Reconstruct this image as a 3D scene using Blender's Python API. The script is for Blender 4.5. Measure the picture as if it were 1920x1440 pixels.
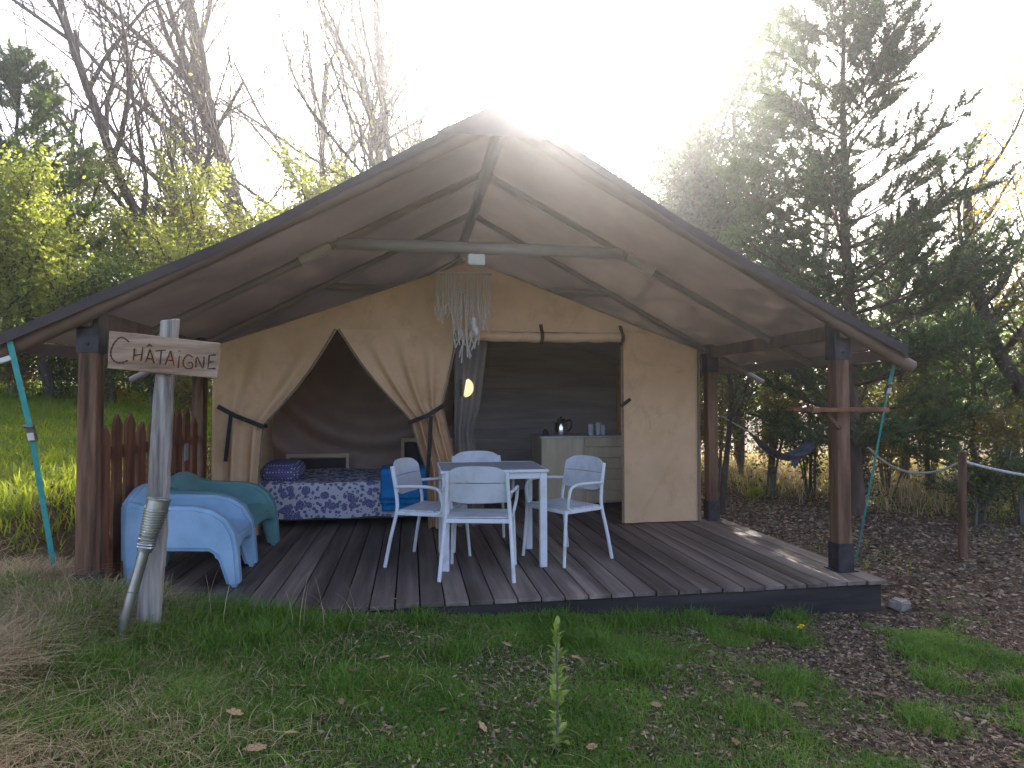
import bpy, bmesh, math, random
import numpy as np
from mathutils import Vector, Matrix

for o in list(bpy.data.objects): bpy.data.objects.remove(o)
scn = bpy.context.scene
COL = scn.collection
PI = math.pi
R = math.radians
rnd = random.Random(7)
rng = np.random.default_rng(11)

# ------------------------------------------------------------------ camera
FPX, YAW, PIT, ROL = 1195.5, 0.1567, 0.0276, -0.0018
CAM = np.array([-0.604, -4.406, 1.273])
FW = np.array([math.sin(YAW)*math.cos(PIT), math.cos(YAW)*math.cos(PIT), math.sin(PIT)])
_r = np.array([math.cos(YAW), -math.sin(YAW), 0]); _u = np.cross(_r, FW)
RT = _r*math.cos(ROL)+_u*math.sin(ROL); UP = -_r*math.sin(ROL)+_u*math.cos(ROL)
cam = bpy.data.cameras.new('camera'); camo = bpy.data.objects.new('camera', cam); COL.objects.link(camo)
camo.matrix_world = Matrix(((RT[0], UP[0], -FW[0], CAM[0]), (RT[1], UP[1], -FW[1], CAM[1]), (RT[2], UP[2], -FW[2], CAM[2]), (0, 0, 0, 1)))
cam.sensor_width = 36; cam.lens = 36*FPX/1920; cam.clip_end = 900; cam.clip_start = .05
scn.camera = camo

def ray(x, y): return FW+RT*(x-960)/FPX+UP*(720-y)/FPX
def atY(x, y, Y): d = ray(x, y); return CAM+d*((Y-CAM[1])/d[1])
def atX(x, y, X): d = ray(x, y); return CAM+d*((X-CAM[0])/d[0])
def atZ(x, y, Z): d = ray(x, y); return CAM+d*((Z-CAM[2])/d[2])
def atD(x, y, D): return CAM+ray(x, y)*D

# ------------------------------------------------------------------ light
SUN = ray(1062, 40); SUN = SUN/np.linalg.norm(SUN)
SUN_EL = math.asin(SUN[2]); SUN_AZ = math.atan2(SUN[0], SUN[1])
w = bpy.data.worlds.new('World'); scn.world = w; w.use_nodes = True
nt = w.node_tree; nt.nodes.clear()
sk = nt.nodes.new('ShaderNodeTexSky'); sk.sky_type = 'NISHITA'; sk.sun_disc = False
sk.sun_elevation = SUN_EL; sk.sun_rotation = SUN_AZ; sk.air_density = .45; sk.dust_density = 4.5; sk.ozone_density = .1
bgd = nt.nodes.new('ShaderNodeBackground'); bgd.inputs[1].default_value = 0.145
wo = nt.nodes.new('ShaderNodeOutputWorld')
nt.links.new(sk.outputs[0], bgd.inputs[0]); nt.links.new(bgd.outputs[0], wo.inputs[0])
sl = bpy.data.lights.new('sun', 'SUN'); sl.energy = 5.0; sl.angle = R(.53); sl.color = (1, .93, .82)
so = bpy.data.objects.new('sun', sl); COL.objects.link(so)
so.rotation_euler = Vector(SUN).to_track_quat('Z', 'Y').to_euler(); so.location = (6, 20, 20)
vs = scn.view_settings
scn.display_settings.display_device = 'sRGB'
vs.view_transform = 'Standard'; vs.look = 'None'; vs.gamma = 1; vs.use_curve_mapping = False
vs.exposure = 2.6
scn.render.engine = 'CYCLES'
cy = scn.cycles
cy.use_denoising = True
try: cy.denoiser = 'OPENIMAGEDENOISE'
except Exception: pass
cy.max_bounces = 6; cy.diffuse_bounces = 3; cy.glossy_bounces = 2; cy.transmission_bounces = 4; cy.volume_bounces = 0
cy.transparent_max_bounces = 8; cy.sample_clamp_indirect = 6; cy.caustics_reflective = False; cy.caustics_refractive = False

# ------------------------------------------------------------------ materials
def lk(nt, a, b): nt.links.new(a, b)
def mat(name, c1, c2=None, scale=6, stretch=(1, 1, 1), rough=.75, metal=0, bump=0, bscale=None, transl=0, attr=False, rand=0, spec=.3, detail=6, c3=None, pos=(.35, .65), tcol=None):
    m = bpy.data.materials.new(name); m.use_nodes = True; n = m.node_tree; n.nodes.clear()
    out = n.nodes.new('ShaderNodeOutputMaterial'); p = n.nodes.new('ShaderNodeBsdfPrincipled')
    p.inputs['Roughness'].default_value = rough; p.inputs['Metallic'].default_value = metal
    p.inputs['Specular IOR Level'].default_value = spec
    tc = n.nodes.new('ShaderNodeTexCoord'); mp = n.nodes.new('ShaderNodeMapping')
    mp.inputs['Scale'].default_value = stretch; lk(n, tc.outputs['Object'], mp.inputs['Vector'])
    oi = n.nodes.new('ShaderNodeObjectInfo')
    ofs = n.nodes.new('ShaderNodeVectorMath'); ofs.operation = 'ADD'
    mul = n.nodes.new('ShaderNodeMath'); mul.operation = 'MULTIPLY'; mul.inputs[1].default_value = 37
    lk(n, oi.outputs['Random'], mul.inputs[0]); lk(n, mp.outputs[0], ofs.inputs[0]); lk(n, mul.outputs[0], ofs.inputs[1])
    vec = ofs.outputs[0]
    col = None
    if attr:
        at = n.nodes.new('ShaderNodeAttribute'); at.attribute_name = 'tint'; fac = at.outputs['Fac']
    else:
        nz = n.nodes.new('ShaderNodeTexNoise'); nz.inputs['Scale'].default_value = scale; nz.inputs['Detail'].default_value = detail
        nz.inputs['Roughness'].default_value = .62
        lk(n, vec, nz.inputs['Vector']); fac = nz.outputs['Fac']
    rp = n.nodes.new('ShaderNodeValToRGB'); e = rp.color_ramp.elements
    lo, hi = (0, 1) if attr else pos
    e[0].position = lo; e[1].position = hi
    e[0].color = (*c1, 1); e[1].color = (*(c2 or c1), 1)
    if c3: k = e.new((lo+hi)/2); k.color = (*c3, 1)
    lk(n, fac, rp.inputs['Fac']); col = rp.outputs['Color']
    if rand:
        hs = n.nodes.new('ShaderNodeHueSaturation'); mr = n.nodes.new('ShaderNodeMapRange')
        mr.inputs['To Min'].default_value = 1-rand; mr.inputs['To Max'].default_value = 1+rand
        lk(n, oi.outputs['Random'], mr.inputs['Value']); lk(n, mr.outputs[0], hs.inputs['Value']); lk(n, col, hs.inputs['Color'])
        col = hs.outputs['Color']
    lk(n, col, p.inputs['Base Color'])
    if bump:
        nb = n.nodes.new('ShaderNodeTexNoise'); nb.inputs['Scale'].default_value = bscale or scale*3; nb.inputs['Detail'].default_value = 4
        lk(n, vec, nb.inputs['Vector']); b = n.nodes.new('ShaderNodeBump'); b.inputs['Strength'].default_value = bump
        b.inputs['Distance'].default_value = .02; lk(n, nb.outputs['Fac'], b.inputs['Height']); lk(n, b.outputs[0], p.inputs['Normal'])
    sh = p.outputs[0]
    if transl:
        t = n.nodes.new('ShaderNodeBsdfTranslucent')
        if tcol:
            mx = n.nodes.new('ShaderNodeMix'); mx.data_type = 'RGBA'; mx.blend_type = 'MULTIPLY'; mx.inputs[0].default_value = 1
            lk(n, col, mx.inputs[6]); mx.inputs[7].default_value = (*tcol, 1); lk(n, mx.outputs[2], t.inputs[0])
        else: lk(n, col, t.inputs[0])
        ms = n.nodes.new('ShaderNodeMixShader'); ms.inputs[0].default_value = transl
        lk(n, sh, ms.inputs[1]); lk(n, t.outputs[0], ms.inputs[2]); sh = ms.outputs[0]
    lk(n, sh, out.inputs[0])
    return m

M = {}
M['roof'] = mat('roof_canvas', (.115, .088, .07), (.165, .13, .108), 1.2, rough=.85, bump=.08, bscale=120, transl=.11)
M['hem'] = mat('hem_canvas', (.055, .04, .038), (.085, .066, .062), 3, rough=.85)
def canvas_mat():
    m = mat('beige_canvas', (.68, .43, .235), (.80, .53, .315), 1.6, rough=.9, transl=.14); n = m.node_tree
    p = [q for q in n.nodes if q.type == 'BSDF_PRINCIPLED'][0]; rp = [q for q in n.nodes if q.type == 'VALTORGB'][0]
    tc = [q for q in n.nodes if q.type == 'TEX_COORD'][0]
    st = n.nodes.new('ShaderNodeTexNoise'); st.inputs['Scale'].default_value = 3.2; st.inputs['Detail'].default_value = 10; st.inputs['Roughness'].default_value = .7; st.inputs['Distortion'].default_value = .8
    lk(n, tc.outputs['Object'], st.inputs[0]); r2 = n.nodes.new('ShaderNodeValToRGB'); r2.color_ramp.elements[0].position = .52; r2.color_ramp.elements[1].position = .72
    r2.color_ramp.elements[0].color = (1, 1, 1, 1); r2.color_ramp.elements[1].color = (.72, .68, .63, 1); lk(n, st.outputs['Fac'], r2.inputs[0])
    mx = n.nodes.new('ShaderNodeMix'); mx.data_type = 'RGBA'; mx.blend_type = 'MULTIPLY'; mx.inputs[0].default_value = .8
    lk(n, rp.outputs[0], mx.inputs[6]); lk(n, r2.outputs[0], mx.inputs[7]); lk(n, mx.outputs[2], p.inputs['Base Color'])
    mp = n.nodes.new('ShaderNodeMapping'); mp.inputs['Scale'].default_value = (1, 1, .35); mp.inputs['Rotation'].default_value = (0, .5, 0); lk(n, tc.outputs['Object'], mp.inputs[0])
    cn = n.nodes.new('ShaderNodeTexNoise'); cn.inputs['Scale'].default_value = 4.5; cn.inputs['Detail'].default_value = 5; cn.inputs['Distortion'].default_value = 1.2; lk(n, mp.outputs[0], cn.inputs[0])
    b = n.nodes.new('ShaderNodeBump'); b.inputs['Strength'].default_value = .24; b.inputs['Distance'].default_value = .05; lk(n, cn.outputs['Fac'], b.inputs['Height']); lk(n, b.outputs[0], p.inputs['Normal'])
    return m
M['canvas'] = canvas_mat()
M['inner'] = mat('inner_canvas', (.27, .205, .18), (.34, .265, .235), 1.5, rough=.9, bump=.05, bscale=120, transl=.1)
M['drape'] = mat('bedroom_cloth', (.44, .31, .245), (.53, .39, .315), 2, rough=.9, bump=.1, bscale=30)
M['zip'] = mat('zip_binding', (.16, .11, .075), (.24, .17, .12), 30, rough=.85)
M['mesh'] = mat('mesh_screen', (.21, .175, .15), (.26, .22, .19), 60, rough=.9, transl=.25)
M['post'] = mat('post_timber', (.055, .028, .015), (.26, .138, .078), 13, (1, 1, .09), .7, bump=.6, bscale=26, c3=(.16, .08, .043), rand=.12)
M['pole'] = mat('pole_timber', (.11, .065, .045), (.20, .13, .09), 7, (.25, 1, .25), .7, bump=.15, bscale=24)
M['palepole'] = mat('pale_pole', (.40, .33, .26), (.52, .45, .37), 7, (.2, 1, 1), .6)
M['greypole'] = mat('grey_pole', (.21, .165, .135), (.27, .215, .18), 7, (.2, 1, 1), .6)
M['beam'] = mat('beam_pole', (.27, .22, .19), (.36, .30, .26), 7, (.2, 1, 1), .6)
M['ridge'] = mat('ridge_pole', (.19, .15, .12), (.26, .21, .175), 7, (1, .12, 1), .6)
M['steel'] = mat('bracket_steel', (.035, .03, .032), (.075, .065, .07), 12, rough=.55, metal=.5, bump=.05)
M['deck'] = mat('deck_board', (.085, .06, .045), (.265, .20, .16), 7, (1, .07, 1), .62, bump=.45, bscale=26, c3=(.155, .117, .098), rand=.34, spec=.35)
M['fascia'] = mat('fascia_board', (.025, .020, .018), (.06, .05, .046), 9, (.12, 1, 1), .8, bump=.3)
M['kboard'] = mat('kitchen_board', (.30, .255, .225), (.42, .36, .32), 8, (.12, 1, 1), .7)
M['picket'] = mat('picket_wood', (.10, .035, .018), (.27, .11, .055), 9, (1, 1, .12), .75, bump=.25, c3=(.18, .07, .035), rand=.2)
M['weathered'] = mat('weathered_wood', (.12, .098, .08), (.46, .40, .345), 20, (1, 1, .07), .85, bump=.8, bscale=34, c3=(.31, .262, .22))
M['board'] = mat('sign_wood', (.16, .098, .058), (.44, .32, .215), 13, (.10, 1, 1), .85, bump=.5, bscale=30, c3=(.31, .195, .125))
M['ink'] = mat('burnt_lettering', (.035, .018, .012), (.09, .04, .025), 40, rough=.9)
M['orange'] = mat('orange_lettering', (.30, .13, .06), (.42, .22, .12), 40, rough=.9)
M['metal'] = mat('brushed_metal', (.33, .31, .29), (.5, .48, .46), 40, (1, 1, .1), .3, metal=.9, bump=.05)
M['wire'] = mat('wire_metal', (.55, .54, .53), (.7, .7, .7), 30, rough=.28, metal=.9)
M['white'] = mat('white_paint', (.47, .46, .44), (.67, .67, .67), 7, rough=.45, bump=.03, pos=(.25, .52), detail=9)
M['seat'] = mat('seat_paint', (.40, .39, .38), (.57, .57, .585), 6, rough=.5, bump=.03, pos=(.25, .55), detail=9)
M['top'] = mat('tabletop_grey', (.27, .27, .29), (.33, .33, .35), 6, rough=.45)
M['blue'] = mat('skylit_plastic', (.23, .37, .49), (.33, .49, .63), 5, pos=(.25, .55), detail=10, rough=.48, spec=.4, bump=.02, bscale=40)  # armchair plastic with the blue of sky light put into its colour
M['teal'] = mat('shadowed_plastic', (.11, .24, .235), (.16, .335, .325), 5, pos=(.25, .55), detail=10, rough=.48, spec=.4, bump=.02, bscale=40)  # the same teal-blue plastic with shadow put into its colour
M['strap'] = mat('teal_strap', (.05, .30, .27), (.08, .38, .34), 30, rough=.7)
M['black'] = mat('black_webbing', (.018, .017, .017), (.035, .033, .032), 30, rough=.8)
M['plate'] = mat('white_plate', (.65, .62, .58), (.75, .72, .68), 20, rough=.5)
M['rope'] = mat('rope_fibre', (.38, .36, .33), (.58, .56, .52), 60, rough=.9, bump=.4)
M['hammock'] = mat('hammock_cloth', (.07, .08, .11), (.17, .19, .25), 20, (1, .1, 1), .8, transl=.15)
M['cabinet'] = mat('cabinet_wood', (.50, .40, .25), (.64, .53, .36), 8, (1, 1, .15), .6)
M['lightwood'] = mat('light_wood', (.58, .43, .27), (.75, .58, .39), 8, (.2, 1, 1), .6)
M['counter'] = mat('counter_top', (.42, .40, .37), (.5, .48, .45), 10, rough=.4)
M['glass'] = mat('drinking_glass', (.5, .52, .55), (.6, .62, .64), 5, rough=.08, spec=.8)
M['chrome'] = mat('kettle_steel', (.6, .6, .6), (.7, .7, .7), 5, rough=.12, metal=1)
M['dark'] = mat('dark_panel', (.03, .028, .03), (.055, .05, .05), 8, rough=.6)
M['blanket'] = mat('blue_blanket', (.006, .16, .40), (.012, .23, .52), 12, rough=.95, bump=.4, bscale=70)
M['string'] = mat('cotton_string', (.50, .44, .38), (.62, .56, .50), 40, rough=.95)
M['bark'] = mat('tree_bark', (.045, .034, .027), (.13, .105, .085), 9, (1, 1, .25), .95, bump=.7, bscale=18, c3=(.085, .066, .053))
M['pinebark'] = mat('pine_bark', (.055, .035, .026), (.17, .105, .075), 7, (1, 1, .3), .95, bump=.8, bscale=14)
M['greybark'] = mat('grey_bark', (.085, .075, .065), (.20, .18, .155), 9, (1, 1, .25), .95, bump=.5, bscale=18)
M['leafspring'] = mat('spring_leaf', (.135, .165, .035), (.33, .34, .075), attr=True, rough=.55, transl=.55, tcol=(1.55, 1.6, 1.0))
M['leafgreen'] = mat('green_leaf', (.035, .065, .018), (.10, .15, .035), attr=True, rough=.5, transl=.45, tcol=(1.4, 1.5, .7))
M['leafdark'] = mat('dark_leaf', (.03, .052, .02), (.09, .12, .04), attr=True, rough=.5, transl=.35, tcol=(1.4, 1.5, .7))
M['leafrust'] = mat('rust_leaf', (.095, .08, .028), (.24, .205, .055), attr=True, rough=.6, transl=.5, tcol=(1.9, 1.75, .9))
M['needle'] = mat('pine_needle', (.032, .06, .028), (.10, .145, .055), attr=True, rough=.5, transl=.35, tcol=(1.3, 1.4, .7))
M['needlelight'] = mat('light_needle', (.07, .115, .03), (.18, .24, .06), attr=True, rough=.5, transl=.4, tcol=(1.3, 1.4, .7))
M['grass'] = mat('grass_blade', (.06, .14, .014), (.21, .32, .05), attr=True, rough=.55, transl=.35, tcol=(1.3, 1.4, .6))
M['lawn'] = mat('lawn_blade', (.09, .15, .022), (.22, .26, .05), attr=True, rough=.55, transl=.5, tcol=(1.9, 1.8, .7))
M['straw'] = mat('dry_blade', (.22, .15, .07), (.60, .465, .265), attr=True, rough=.7, transl=.3)
M['chip'] = mat('bark_chip', (.05, .028, .016), (.46, .325, .215), attr=True, rough=.9)
M['deadleaf'] = mat('dead_leaf', (.16, .09, .042), (.36, .24, .13), 12, rough=.8, rand=.4)
M['sprig'] = mat('sprig_leaf', (.16, .25, .04), (.40, .46, .12), 20, rough=.45, transl=.3, rand=.35, tcol=(1.3, 1.3, .7))
M['yellow'] = mat('dandelion_yellow', (.75, .5, .01), (.85, .6, .02), 40, rough=.7)
M['stone'] = mat('pale_stone', (.16, .135, .11), (.30, .26, .215), 9, rough=.9, bump=.4)
M['hatch'] = mat('ratchet_metal', (.12, .11, .10), (.32, .30, .28), 30, rough=.4, metal=.8)

def ground_mat():
    m = bpy.data.materials.new('soil_and_turf'); m.use_nodes = True; n = m.node_tree
    p = n.nodes['Principled BSDF']; p.inputs['Roughness'].default_value = .95; p.inputs['Specular IOR Level'].default_value = .15
    tc = n.nodes.new('ShaderNodeTexCoord')
    a = n.nodes.new('ShaderNodeTexNoise'); a.inputs['Scale'].default_value = 1.7; a.inputs['Detail'].default_value = 8
    b = n.nodes.new('ShaderNodeTexNoise'); b.inputs['Scale'].default_value = 45; b.inputs['Detail'].default_value = 6
    lk(n, tc.outputs['Object'], a.inputs[0]); lk(n, tc.outputs['Object'], b.inputs[0])
    ra = n.nodes.new('ShaderNodeValToRGB'); ra.color_ramp.elements[0].position = .3; ra.color_ramp.elements[1].position = .7
    ra.color_ramp.elements[0].color = (.032, .021, .014, 1); ra.color_ramp.elements[1].color = (.11, .076, .05, 1)
    rb = n.nodes.new('ShaderNodeValToRGB'); rb.color_ramp.elements[0].position = .35; rb.color_ramp.elements[1].position = .7
    rb.color_ramp.elements[0].color = (.025, .04, .012, 1); rb.color_ramp.elements[1].color = (.085, .10, .03, 1)
    lk(n, b.outputs['Fac'], ra.inputs[0]); lk(n, b.outputs['Fac'], rb.inputs[0])
    at = n.nodes.new('ShaderNodeAttribute'); at.attribute_name = 'turf'
    mx = n.nodes.new('ShaderNodeMix'); mx.data_type = 'RGBA'
    lk(n, at.outputs['Fac'], mx.inputs[0]); lk(n, ra.outputs[0], mx.inputs[6]); lk(n, rb.outputs[0], mx.inputs[7])
    lk(n, mx.outputs[2], p.inputs['Base Color'])
    bp = n.nodes.new('ShaderNodeBump'); bp.inputs['Strength'].default_value = .8; bp.inputs['Distance'].default_value = .02
    lk(n, b.outputs['Fac'], bp.inputs['Height']); lk(n, bp.outputs[0], p.inputs['Normal'])
    return m
M['ground'] = ground_mat()

def spread_mat():
    m = bpy.data.materials.new('floral_bedspread'); m.use_nodes = True; n = m.node_tree
    p = n.nodes['Principled BSDF']; p.inputs['Roughness'].default_value = .95
    tc = n.nodes.new('ShaderNodeTexCoord'); wv = n.nodes.new('ShaderNodeTexNoise'); wv.inputs['Scale'].default_value = 9
    lk(n, tc.outputs['Object'], wv.inputs[0])
    mx = n.nodes.new('ShaderNodeMix'); mx.data_type = 'RGBA'; mx.inputs[0].default_value = .035
    lk(n, tc.outputs['Object'], mx.inputs[6]); lk(n, wv.outputs['Color'], mx.inputs[7])
    v1 = n.nodes.new('ShaderNodeTexVoronoi'); v1.inputs['Scale'].default_value = 10
    v2 = n.nodes.new('ShaderNodeTexVoronoi'); v2.inputs['Scale'].default_value = 25
    v3 = n.nodes.new('ShaderNodeTexVoronoi'); v3.inputs['Scale'].default_value = 60; v3.feature = 'DISTANCE_TO_EDGE'
    for v in (v1, v2, v3): lk(n, mx.outputs[2], v.inputs[0])
    def lt(s, t):
        k = n.nodes.new('ShaderNodeMath'); k.operation = 'LESS_THAN'; k.inputs[1].default_value = t; lk(n, s, k.inputs[0]); return k.outputs[0]
    a, b, c = lt(v1.outputs['Distance'], .42), lt(v2.outputs['Distance'], .43), lt(v3.outputs['Distance'], .05)
    mxm = n.nodes.new('ShaderNodeMath'); mxm.operation = 'MAXIMUM'; lk(n, a, mxm.inputs[0]); lk(n, b, mxm.inputs[1])
    sb = n.nodes.new('ShaderNodeMath'); sb.operation = 'SUBTRACT'; sb.use_clamp = True; lk(n, mxm.outputs[0], sb.inputs[0])
    hf = n.nodes.new('ShaderNodeMath'); hf.operation = 'MULTIPLY'; hf.inputs[1].default_value = .6; lk(n, c, hf.inputs[0]); lk(n, hf.outputs[0], sb.inputs[1])
    rp = n.nodes.new('ShaderNodeValToRGB'); rp.color_ramp.elements[0].color = (.52, .51, .54, 1); rp.color_ramp.elements[1].color = (.075, .075, .20, 1)
    lk(n, sb.outputs[0], rp.inputs[0]); lk(n, rp.outputs[0], p.inputs['Base Color'])
    return m
M['spread'] = spread_mat()
def dots_mat():
    m = bpy.data.materials.new('dotted_pillow'); m.use_nodes = True; n = m.node_tree
    p = n.nodes['Principled BSDF']; p.inputs['Roughness'].default_value = .95
    tc = n.nodes.new('ShaderNodeTexCoord'); v = n.nodes.new('ShaderNodeTexVoronoi'); v.inputs['Scale'].default_value = 34; v.inputs['Randomness'].default_value = .1
    lk(n, tc.outputs['Object'], v.inputs[0]); k = n.nodes.new('ShaderNodeMath'); k.operation = 'LESS_THAN'; k.inputs[1].default_value = .3
    lk(n, v.outputs['Distance'], k.inputs[0]); rp = n.nodes.new('ShaderNodeValToRGB')
    rp.color_ramp.elements[0].color = (.10, .10, .22, 1); rp.color_ramp.elements[1].color = (.5, .49, .54, 1)
    lk(n, k.outputs[0], rp.inputs[0]); lk(n, rp.outputs[0], p.inputs['Base Color']); return m
M['dots'] = dots_mat()
def glow_mat():
    m = bpy.data.materials.new('glowing_disc'); m.use_nodes = True; p = m.node_tree.nodes['Principled BSDF']
    p.inputs['Base Color'].default_value = (.8, .72, .4, 1); p.inputs['Emission Color'].default_value = (1, .86, .45, 1); p.inputs['Emission Strength'].default_value = .13  # emission added so the pale yellow half disc looks bright
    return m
M['lit'] = glow_mat()

# ------------------------------------------------------------------ mesh helpers
def link(o): COL.objects.link(o); return o
def tag(o, label=None, cat=None, group=None, kind=None):
    if label: o['label'] = label
    if cat: o['category'] = cat
    if group: o['group'] = group
    if kind: o['kind'] = kind
    return o
def empty(name, loc=(0, 0, 0), rz=0, label=None, cat=None, group=None):
    o = bpy.data.objects.new(name, None); o.empty_display_size = .1; o.location = loc; o.rotation_euler = (0, 0, rz); link(o)
    return tag(o, label, cat, group)
def npmesh(name, V, F, smooth=False, attrs=None):
    """V (n,3); F: list of equal-length faces as (m,k) array, or list of several such arrays"""
    V = np.asarray(V, dtype=np.float32)
    Fs = F if isinstance(F, list) and len(F) and isinstance(F[0], np.ndarray) and F[0].ndim == 2 else [np.asarray(F)]
    me = bpy.data.meshes.new(name); me.vertices.add(len(V)); me.vertices.foreach_set('co', V.ravel())
    li = np.concatenate([f.ravel() for f in Fs]).astype(np.int32)
    sizes = np.concatenate([np.full(len(f), f.shape[1]) for f in Fs]).astype(np.int32)
    me.loops.add(len(li)); me.loops.foreach_set('vertex_index', li)
    me.polygons.add(len(sizes)); st = np.zeros(len(sizes), np.int32); st[1:] = np.cumsum(sizes)[:-1]
    me.polygons.foreach_set('loop_start', st)
    try: me.polygons.foreach_set('loop_total', sizes)
    except Exception: pass
    if smooth: me.polygons.foreach_set('use_smooth', np.ones(len(sizes), bool))
    for k, a in (attrs or {}).items():
        at = me.attributes.new(k, 'FLOAT', 'POINT'); at.data.foreach_set('value', np.asarray(a, np.float32))
    me.update(calc_edges=True); me.validate()
    return me
def mobj(name, me, m, parent=None, loc=None):
    o = bpy.data.objects.new(name, me); link(o)
    if m is not None and not me.materials: me.materials.append(M[m] if isinstance(m, str) else m)
    if parent: o.parent = parent
    if loc is not None: o.location = loc
    return o
class MB:
    def __init__(s): s.v = []; s.f = []
    def add(s, vs, fs):
        b = len(s.v); s.v += [tuple(map(float, q)) for q in vs]; s.f += [tuple(b+i for i in f) for f in fs]; return s
    def box(s, c, d, rot=None):
        c = Vector(c); vs = []
        for z in (-.5, .5):
            for y in (-.5, .5):
                for x in (-.5, .5):
                    q = Vector((x*d[0], y*d[1], z*d[2]))
                    if rot is not None: q = rot@q
                    vs.append(c+q)
        return s.add(vs, [(0, 2, 3, 1), (4, 5, 7, 6), (0, 1, 5, 4), (2, 6, 7, 3), (0, 4, 6, 2), (1, 3, 7, 5)])
    def bar(s, a, b, wd, ht, up=(0, 0, 1)):
        a, b = Vector(a), Vector(b); d = (b-a); L = d.length; d.normalize()
        x = d.cross(Vector(up)).normalized(); z = x.cross(d)
        return s.box((a+b)/2, (wd, L, ht), Matrix((x, d, z)).transposed())
    def tube(s, pts, rad, n=8, cap=True):
        P = [Vector(p) for p in pts]; k = len(P)
        if not hasattr(rad, '__len__'): rad = [rad]*k
        b = len(s.v); prev = None
        for i in range(k):
            t = (P[min(i+1, k-1)]-P[max(i-1, 0)]).normalized()
            if prev is None:
                a = Vector((0, 0, 1)) if abs(t.z) < .9 else Vector((1, 0, 0)); x = t.cross(a).normalized()
            else: x = (prev-t*prev.dot(t)).normalized()
            prev = x; y = t.cross(x)
            for j in range(n):
                an = 2*PI*j/n; s.v.append(tuple(P[i]+(x*math.cos(an)+y*math.sin(an))*rad[i]))
        for i in range(k-1):
            for j in range(n):
                j2 = (j+1) % n; s.f.append((b+i*n+j, b+i*n+j2, b+(i+1)*n+j2, b+(i+1)*n+j))
        if cap: s.f.append(tuple(b+j for j in reversed(range(n)))); s.f.append(tuple(b+(k-1)*n+j for j in range(n)))
        return s
    def prism(s, poly, y0, y1):
        """poly in (x,z), extruded along y"""
        n = len(poly); vs = [(x, y0, z) for x, z in poly]+[(x, y1, z) for x, z in poly]
        fs = [tuple(range(n)), tuple(reversed(range(n, 2*n)))]+[(i, i+n, (i+1) % n+n, (i+1) % n) for i in range(n)]
        return s.add(vs, fs)
    def mesh(s, name, bevel=0, seg=1, smooth=False, fixn=True):
        me = bpy.data.meshes.new(name); bm = bmesh.new()
        vs = [bm.verts.new(q) for q in s.v]
        for f in s.f:
            try: bm.faces.new([vs[i] for i in f])
            except ValueError: pass
        if fixn: bmesh.ops.recalc_face_normals(bm, faces=bm.faces)
        if bevel:
            ed = [e for e in bm.edges if len(e.link_faces) == 2 and e.calc_face_angle(0) > .6]
            bmesh.ops.bevel(bm, geom=ed, offset=bevel, segments=seg, affect='EDGES', clamp_overlap=True)
        bm.to_mesh(me); bm.free()
        if smooth:
            me.polygons.foreach_set('use_smooth', np.ones(len(me.polygons), bool))
            try: me.set_sharp_from_angle(angle=R(38))
            except Exception: pass
        return me
    def build(s, name, m, parent=None, bevel=0, seg=1, smooth=False, loc=None):
        return mobj(name, s.mesh(name, bevel, seg, smooth), m, parent, loc)
def grid_mesh(name, fn, nu, nv, m, parent=None, smooth=True):
    V = np.array([fn(i/nu, j/nv) for j in range(nv+1) for i in range(nu+1)])
    i, j = np.meshgrid(np.arange(nu), np.arange(nv)); a = (j*(nu+1)+i).ravel()
    F = np.stack([a, a+1, a+nu+2, a+nu+1], 1)
    return mobj(name, npmesh(name, V, F, smooth), m, parent)
def copy_tree(o, parent=None):
    c = o.copy(); link(c); c.parent = parent
    for ch in list(o.children): copy_tree(ch, c)
    return c
def interp(z, pts):
    pts = sorted(pts); return float(np.interp(z, [p[0] for p in pts], [p[1] for p in pts]))
def sst(a, b, x):
    t = np.clip((x-a)/(b-a), 0, 1); return t*t*(3-2*t)

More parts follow.
